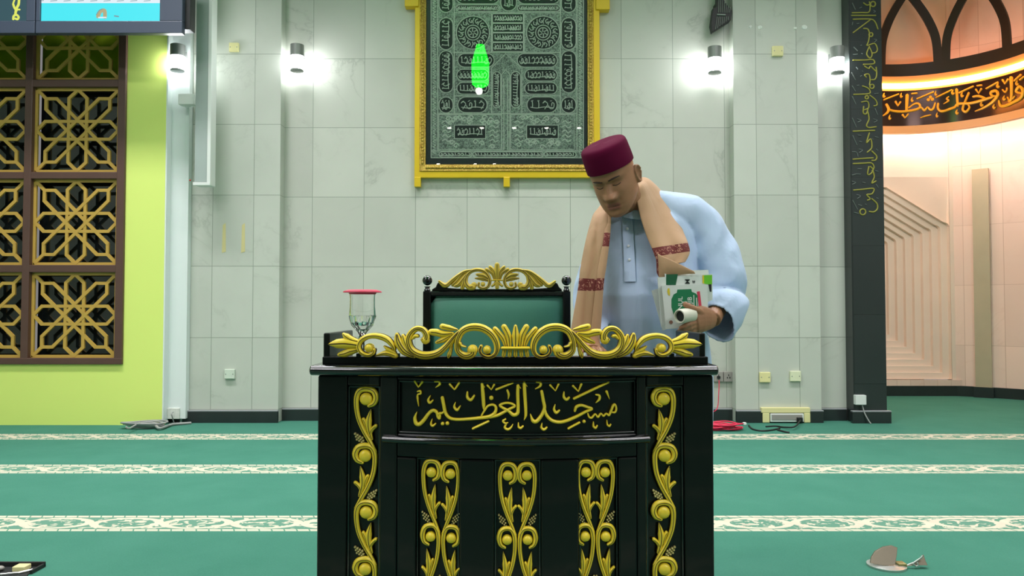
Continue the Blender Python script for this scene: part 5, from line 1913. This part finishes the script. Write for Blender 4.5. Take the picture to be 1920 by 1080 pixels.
# arm holding the booklets (right side of the picture)
def px_ring(p0, p1, Y, dep):             # ring given by its two outline points and its half depth
    a, b = P(p0[0], p0[1], Y), P(p1[0], p1[1], Y)
    c, u = (a + b) / 2, (b - a) / 2
    ax = V((0, 1, 0))
    return (c, u, ax * dep)
FA = (WR - EL).normalized()
FU = (P(1366, 640, 2.63) - P(1326, 574, 2.63)) / 2
FV = FA.cross(FU).normalized()
S_L = [px_ring((1226, 440), (1232, 358), 2.84, .07), px_ring((1272, 448), (1306, 369), 2.84, .085), px_ring((1284, 470), (1349, 410), 2.83, .088), px_ring((1296, 506), (1382, 462), 2.80, .088),
       px_ring((1308, 530), (1398, 530), 2.76, .085)]
S_L.append((P(1352, 570, 2.68), (P(1396, 590, 2.70) - P(1318, 556, 2.66)) / 2, FV * .085))
S_L.append((P(1346, 607, 2.605), FU, FV * .058))
robe.tube([(.36, 2.83, 1.345), (.43, 2.83, 1.385), (.50, 2.835, 1.405), (.59, 2.84, 1.412), (.64, 2.84, 1.395)], [.07, .075, .075, .072, .07], 24)
robe_rings = sleeve(S_L, seed=1.3, wr=.005)
inn = []
for k in range(0, 14):
    r = robe_rings[-1 - k]
    c = sum((Vector(q) for q in r), Vector()) / len(r)
    inn.append([c + (Vector(q) - c) * .90 for q in r])
robe.loft(robe_rings + inn)
S_R = [((V((.40, 2.83, 1.33))), V((.03, 0, .075)), V((0, .08, 0))), (V((.36, 2.83, 1.31)), V((.045, 0, .06)), V((0, .078, 0))), (V((.325, 2.82, 1.24)), V((.066, 0, .02)), V((0, .075, 0))),
       (V((.298, 2.80, 1.12)), V((.068, 0, .0)), V((0, .07, 0))), (V((.292, 2.73, 1.03)), V((.066, 0, 0)), V((0, .05, .04))), (V((.276, 2.60, .955)), V((.042, 0, 0)), V((0, .025, .04)))]
rr_ = sleeve(S_R, seed=4.1)
inn = []
for k in range(0, 10):
    r = rr_[-1 - k]
    c = sum((Vector(q) for q in r), Vector()) / len(r)
    inn.append([c + (Vector(q) - c) * .90 for q in r])
robe.loft(rr_)
for sx in (-1, 1):
    lx = .505 + sx * .092
    MB().tube(smooth_path([(lx, 2.85, .62), (lx, 2.85, .45), (lx + sx * .008, 2.865, .25), (lx + sx * .01, 2.88, .10)], 6), [.10 - .0016 * i for i in range(19)], 28).build('trouser_leg', M['robe'], man, smooth=180)
ro = robe.build('robe', M['robe'], man, smooth=180)
rm_ = ro.modifiers.new('remesh', 'REMESH')
rm_.mode, rm_.voxel_size, rm_.use_smooth_shade = 'VOXEL', .0045, True
sm_ = ro.modifiers.new('smooth', 'SMOOTH')
sm_.factor, sm_.iterations = .5, 4
# stand collar, placket, buttons
mb = MB()
rings = []
ca = V((.472, 2.775, 1.425))
for rr, dz_ in ((.078, -.02), (.070, .012), (.067, .014), (.066, .008), (.073, -.02)):
    ring = []
    for k in range(40):
        a = 2 * PI * k / 40
        ring.append(ca + V((rr * math.cos(a), rr * 1.12 * math.sin(a) - .01, dz_ + .030 * math.sin(a))))
    rings.append(ring)
mb.loft(rings + [rings[0]], False)
mb.build('collar', M['robe'], ro, smooth=60)
mb = MB()
rings = []
for i in range(24):
    z = 1.40 - .25 * i / 23
    xc = PX(1183, 2.65) - .004 * i / 23
    r = []
    for o, d in ((-.019, -.004), (-.0185, .0005), (0, .0015), (.0185, .0005), (.019, -.004)):
        r.append((xc + o, torso_y(xc + o, z) - d - .0055, z))
    rings.append(r)
mb.loft(rings, False, closed=False)
mb.build('placket', M['robe'], ro, smooth=60)
M['pearl'] = pm('pearl_button', (226, 232, 240), .25, coat=.5)
for py in (426, 460, 487):
    q = P(1181, py, 2.65)
    MB().ball((q.x, torso_y(q.x, q.z) - .009, q.z), .0058, 12, (1, .5, 1)).build('button', M['pearl'], ro, smooth=180)

# ---- shawl over the shoulders
def strip(mb, rows, nx=10, per=6, bulge=.0, fold_amp=.0, bands=()):
    L = [P(*r[0]) for r in rows]
    R = [P(*r[1]) for r in rows]
    n = (len(rows) - 1) * per
    grid = []
    for i in range(n + 1):
        t_ = (len(rows) - 1) * i / n
        a, b = cr(L, t_), cr(R, t_)
        row = []
        for j in range(nx + 1):
            u = j / nx
            p_ = a.lerp(b, u)
            w_ = (b - a).length
            off = bulge * w_ * math.sin(PI * u) + fold_amp * math.sin(u * 9 + .4 * math.sin(t_ * 1.3)) * (.4 + .6 * math.sin(PI * u))
            p_ = p_ + V((0, -off, 0))
            row.append(p_)
        grid.append(row)
    o0 = len(mb.v)
    mb.loft(grid, False, 0, closed=False)
    nf = n * nx
    for i in range(n):
        t_ = (len(rows) - 1) * (i + .5) / n
        if any(x0 <= t_ <= x1 for x0, x1 in bands):
            for j in range(nx):
                mb.mi[len(mb.mi) - nf + i * nx + j] = 1
    return grid
mb = MB()
strip(mb, [((1128, 385, 2.86), (1140, 352, 2.90)), ((1162, 372, 2.90), (1168, 338, 2.93)), ((1186, 362, 2.84), (1196, 334, 2.90)), ((1194, 352, 2.70), (1216, 336, 2.86)), ((1194, 374, 2.68), (1246, 366, 2.84)), ((1199, 402, 2.66), (1267, 398, 2.80)),
           ((1210, 438, 2.632), (1282, 436, 2.72)), ((1222, 466, 2.61), (1290, 456, 2.675)), ((1229, 484, 2.60), (1293, 474, 2.655)), ((1236, 500, 2.592), (1284, 492, 2.63))],
      14, 8, .10, .009, ((6.95, 7.9),))
strip(mb, [((1229, 470, 2.595), (1232, 512, 2.588)), ((1238, 478, 2.572), (1240, 524, 2.575)), ((1256, 486, 2.562), (1258, 519, 2.57)), ((1280, 498, 2.556), (1284, 514, 2.56)), ((1301, 509, 2.552), (1304, 513, 2.552))],
      8, 8, .10, .0, ((0, .62),))
strip(mb, [((1128, 385, 2.86), (1140, 352, 2.90)), ((1114, 400, 2.80), (1142, 388, 2.76)), ((1108, 415, 2.74), (1141, 406, 2.675)), ((1098, 452, 2.68), (1137, 450, 2.635)), ((1089, 498, 2.65), (1130, 498, 2.612)), ((1086, 522, 2.64), (1126, 524, 2.60)),
           ((1083, 545, 2.635), (1122, 546, 2.598)), ((1076, 585, 2.62), (1118, 596, 2.595)), ((1070, 622, 2.61), (1115, 628, 2.59)), ((1069, 650, 2.60), (1114, 650, 2.59))],
      14, 8, .16, .008, ((4.97, 6.05),))
strip(mb, [((1138, 392, 2.705), (1149, 392, 2.69)), ((1137, 404, 2.69), (1147, 402, 2.67)), ((1131, 450, 2.62), (1143, 450, 2.63)), ((1122, 498, 2.592), (1137, 498, 2.60)), ((1119, 522, 2.580), (1133, 522, 2.59)),
           ((1116, 545, 2.575), (1131, 544, 2.585)), ((1110, 600, 2.572), (1127, 606, 2.58)), ((1106, 650, 2.57), (1124, 650, 2.58))],
      6, 8, .25, .0, ((3.97, 5.05), (1.75, 2.2)))
so = mb.build('shawl', [M['shawl'], M['band']], man, smooth=180)
sd = so.modifiers.new('solidify', 'SOLIDIFY')
sd.thickness, sd.offset = .005, 0
ss = so.modifiers.new('subsurf', 'SUBSURF')
ss.levels = ss.render_levels = 1

# ---- booklets and the roll in the hand
M['paper'] = pm('white_paper_cover', (222, 228, 224), .5, var=.03)
M['pages'] = pm('page_edges', (206, 208, 200), .7, var=.1, vscale=40)
M['green_ink'] = pm('green_print', (18, 122, 78), .5, var=.1)
M['dkgreen_ink'] = pm('dark_green_print', (16, 92, 58), .5, var=.08)
M['red_ink'] = pm('red_print', (214, 64, 92), .5)
M['black_ink'] = pm('black_print', (28, 34, 36), .5)
M['lime_ink'] = pm('lime_print', (110, 200, 46), .5)
M['yellow_ink'] = pm('yellow_print', (222, 200, 50), .5)
def booklet(quad, Y, slope, th, name, label, group='booklets held by the man'):
    # quad = four picture corners tl, tr, br, bl on a plane tilted by slope in depth per px from its middle
    cx = sum(q[0] for q in quad) / 4
    f = lambda x_, y_, h=0: (lambda p_: (p_.x, p_.y - h, p_.z))(P(x_, y_, Y + slope * (x_ - cx)))
    t_ = thing(name, label, 'booklet', f(*quad[3]), group)
    mb = MB().hexa([f(*q) for q in quad], [f(q[0], q[1], -.0012) for q in quad])
    mb.build('front_cover', M['paper'], t_)
    ins = [(q[0] + (cx - q[0]) * .02, q[1]) for q in quad]
    MB().hexa([f(q[0], q[1], -.0012) for q in ins], [f(q[0], q[1], -th) for q in ins]).build('pages', M['pages'], t_)
    MB().hexa([f(q[0], q[1], -th) for q in quad], [f(q[0], q[1], -th - .0012) for q in quad]).build('back_cover', M['paper'], t_)
    return t_, f
def ink(f, poly, m, par, h=.0008, name='print'):
    q = [f(a, b, h) for a, b in poly]
    return MB().prism(q, (0, .0005, 0)).build(name, m, par)
def word(txt, px, py, size_px, f, par, m, Y, rot=90, h=.0012, sx=1.0):
    cu = bpy.data.curves.new('printed_word', 'FONT')
    cu.body = txt
    cu.size = size_px * Y / FPX
    cu.offset = .0002
    cu.extrude = .0002
    o = bpy.data.objects.new('printed_word', cu)
    COL.objects.link(o)
    dg = bpy.context.evaluated_depsgraph_get()
    me = bpy.data.meshes.new_from_object(o.evaluated_get(dg))
    bpy.data.objects.remove(o)
    me.name = 'printed_word'
    a = math.radians(rot)
    p0 = Vector(f(px, py, h))
    ux = (Vector(f(px + 1, py, h)) - p0).normalized()
    M3 = Matrix(((ux.x, 0, ux.z), (ux.y, 0, ux.z), (ux.z, 1, 0)))
    for v_ in me.vertices:
        x_, y_ = v_.co.x * sx, v_.co.y
        X_, Z_ = x_ * math.cos(a) - y_ * math.sin(a), x_ * math.sin(a) + y_ * math.cos(a)
        v_.co = p0 + ux * X_ + V((0, -1, 0)) * v_.co.z + V((0, 0, 1)) * Z_
    me.materials.clear()
    me.materials.append(m)
    o = bpy.data.objects.new('printed_word', me)
    COL.objects.link(o)
    o.parent = par
    o.matrix_parent_inverse = par.matrix_basis.inverted()
    return o
SL = .0002
# folded white sheets at the left
t1, f1 = booklet([(1222, 545), (1240, 539), (1262, 612), (1243, 620)], 2.585, SL, .006, 'booklet', 'plain white folded sheets sticking out left of the printed booklets in his hand')
# back booklet with the dark green corner and the letter M
t2, f2 = booklet([(1246, 508), (1328, 506), (1334, 560), (1250, 575)], 2.572, SL, .006, 'booklet', 'rearmost white booklet in his hand, upper edge showing a dark green corner')
ink(f2, [(1256, 508), (1272, 508), (1271, 516), (1256, 516)], M['black_ink'], t2)
t3, f3 = booklet([(1233, 520), (1336, 514), (1336, 562), (1240, 612)], 2.560, SL, .005, 'booklet', 'middle white booklet in his hand with a black letter M and lime corner')
ink(f3, [(1249, 514.5), (1271, 514), (1267, 534.5), (1249, 534.5)], M['dkgreen_ink'], t3)
ink(f3, [(1317, 516), (1335, 515.5), (1335, 533), (1325, 533), (1318, 531)], M['lime_ink'], t3)
ink(f3, [(1317, 516), (1320, 516), (1320, 532), (1317, 531)], M['yellow_ink'], t3, .0012)
ink(f3, [(1328, 533), (1334, 533), (1334, 547), (1331, 547)], M['black_ink'], t3)
word('M', 1293, 533, 13, f3, t3, M['black_ink'], 2.56)
word('IE', 1303, 531, 7, f3, t3, M['black_ink'], 2.56)
t4, f4 = booklet([(1241, 535.5), (1322, 533.5), (1330, 545), (1330, 612), (1248, 618)][0:1] + [(1326, 533.5), (1329, 612), (1249, 617)], 2.548, SL, .008, 'booklet', 'front white booklet in his hand with a green shield and white capital letters')
ink(f4, [(1270, 543), (1296, 542), (1297, 547), (1304, 550), (1308, 554), (1309, 600), (1301, 606), (1273, 604), (1264, 592), (1259, 576), (1259, 561), (1263, 552), (1269, 549)], M['green_ink'], t4)
word('NUL', 1279.5, 581, 12, f4, t4, M['paper'], 2.548, sx=1.05)
word('IB', 1288, 574, 11.5, f4, t4, M['paper'], 2.548)
word('UJIB', 1297, 578, 12, f4, t4, M['paper'], 2.548, sx=1.0)
for k, x_ in enumerate((1300, 1305)):
    ink(f4, [(x_, 553 + k * 5), (x_ + 1.5, 553 + k * 5), (x_ + 2.5, 588), (x_ + 1, 588)], M['paper'], t4, .0012)
ink(f4, [(1306.5, 547), (1312, 546), (1316, 578), (1311, 579)], M['red_ink'], t4)
ink(f4, [(1252, 541), (1255, 540), (1256, 547), (1256, 555), (1253, 553), (1251, 547)], M['yellow_ink'], t4)
dome_pts = [(1258 + 3.5 * math.cos(a * PI / 6), 604 + 3.5 * math.sin(a * PI / 6)) for a in range(12)]
ink(f4, dome_pts, pm('brown_seal', (150, 110, 96), .5), t4)
# white roll lying in the hand
ra, rb = P(1273.5, 593.5, 2.485), P(1297, 590, 2.525)
ax = (rb - ra).normalized()
rl = thing('paper_roll', 'short white roll with dark hollow end, between his thumb and fingers', 'roll', ra)
u_ = ax.cross(V((0, 0, 1))).normalized()
v_ = ax.cross(u_)
def rr2(c, r):
    return [c + u_ * (r * math.cos(2 * PI * k / 32)) + v_ * (r * math.sin(2 * PI * k / 32)) for k in range(32)]
Rr = .0245
MB().loft([rr2(ra + ax * .004, Rr * .72), rr2(ra, Rr * .80), rr2(ra, Rr * .93), rr2(ra + ax * .003, Rr), rr2(rb, Rr), rr2(rb, Rr * .72), rr2(ra + ax * .004, Rr * .72)], False).build('roll', pm('cream_roll', (226, 224, 208), .5), rl, smooth=50)
MB().loft([rr2(ra + ax * .008, Rr * .73), rr2(ra + ax * .012, Rr * .73)]).build('hollow_end', M['dark'], rl)
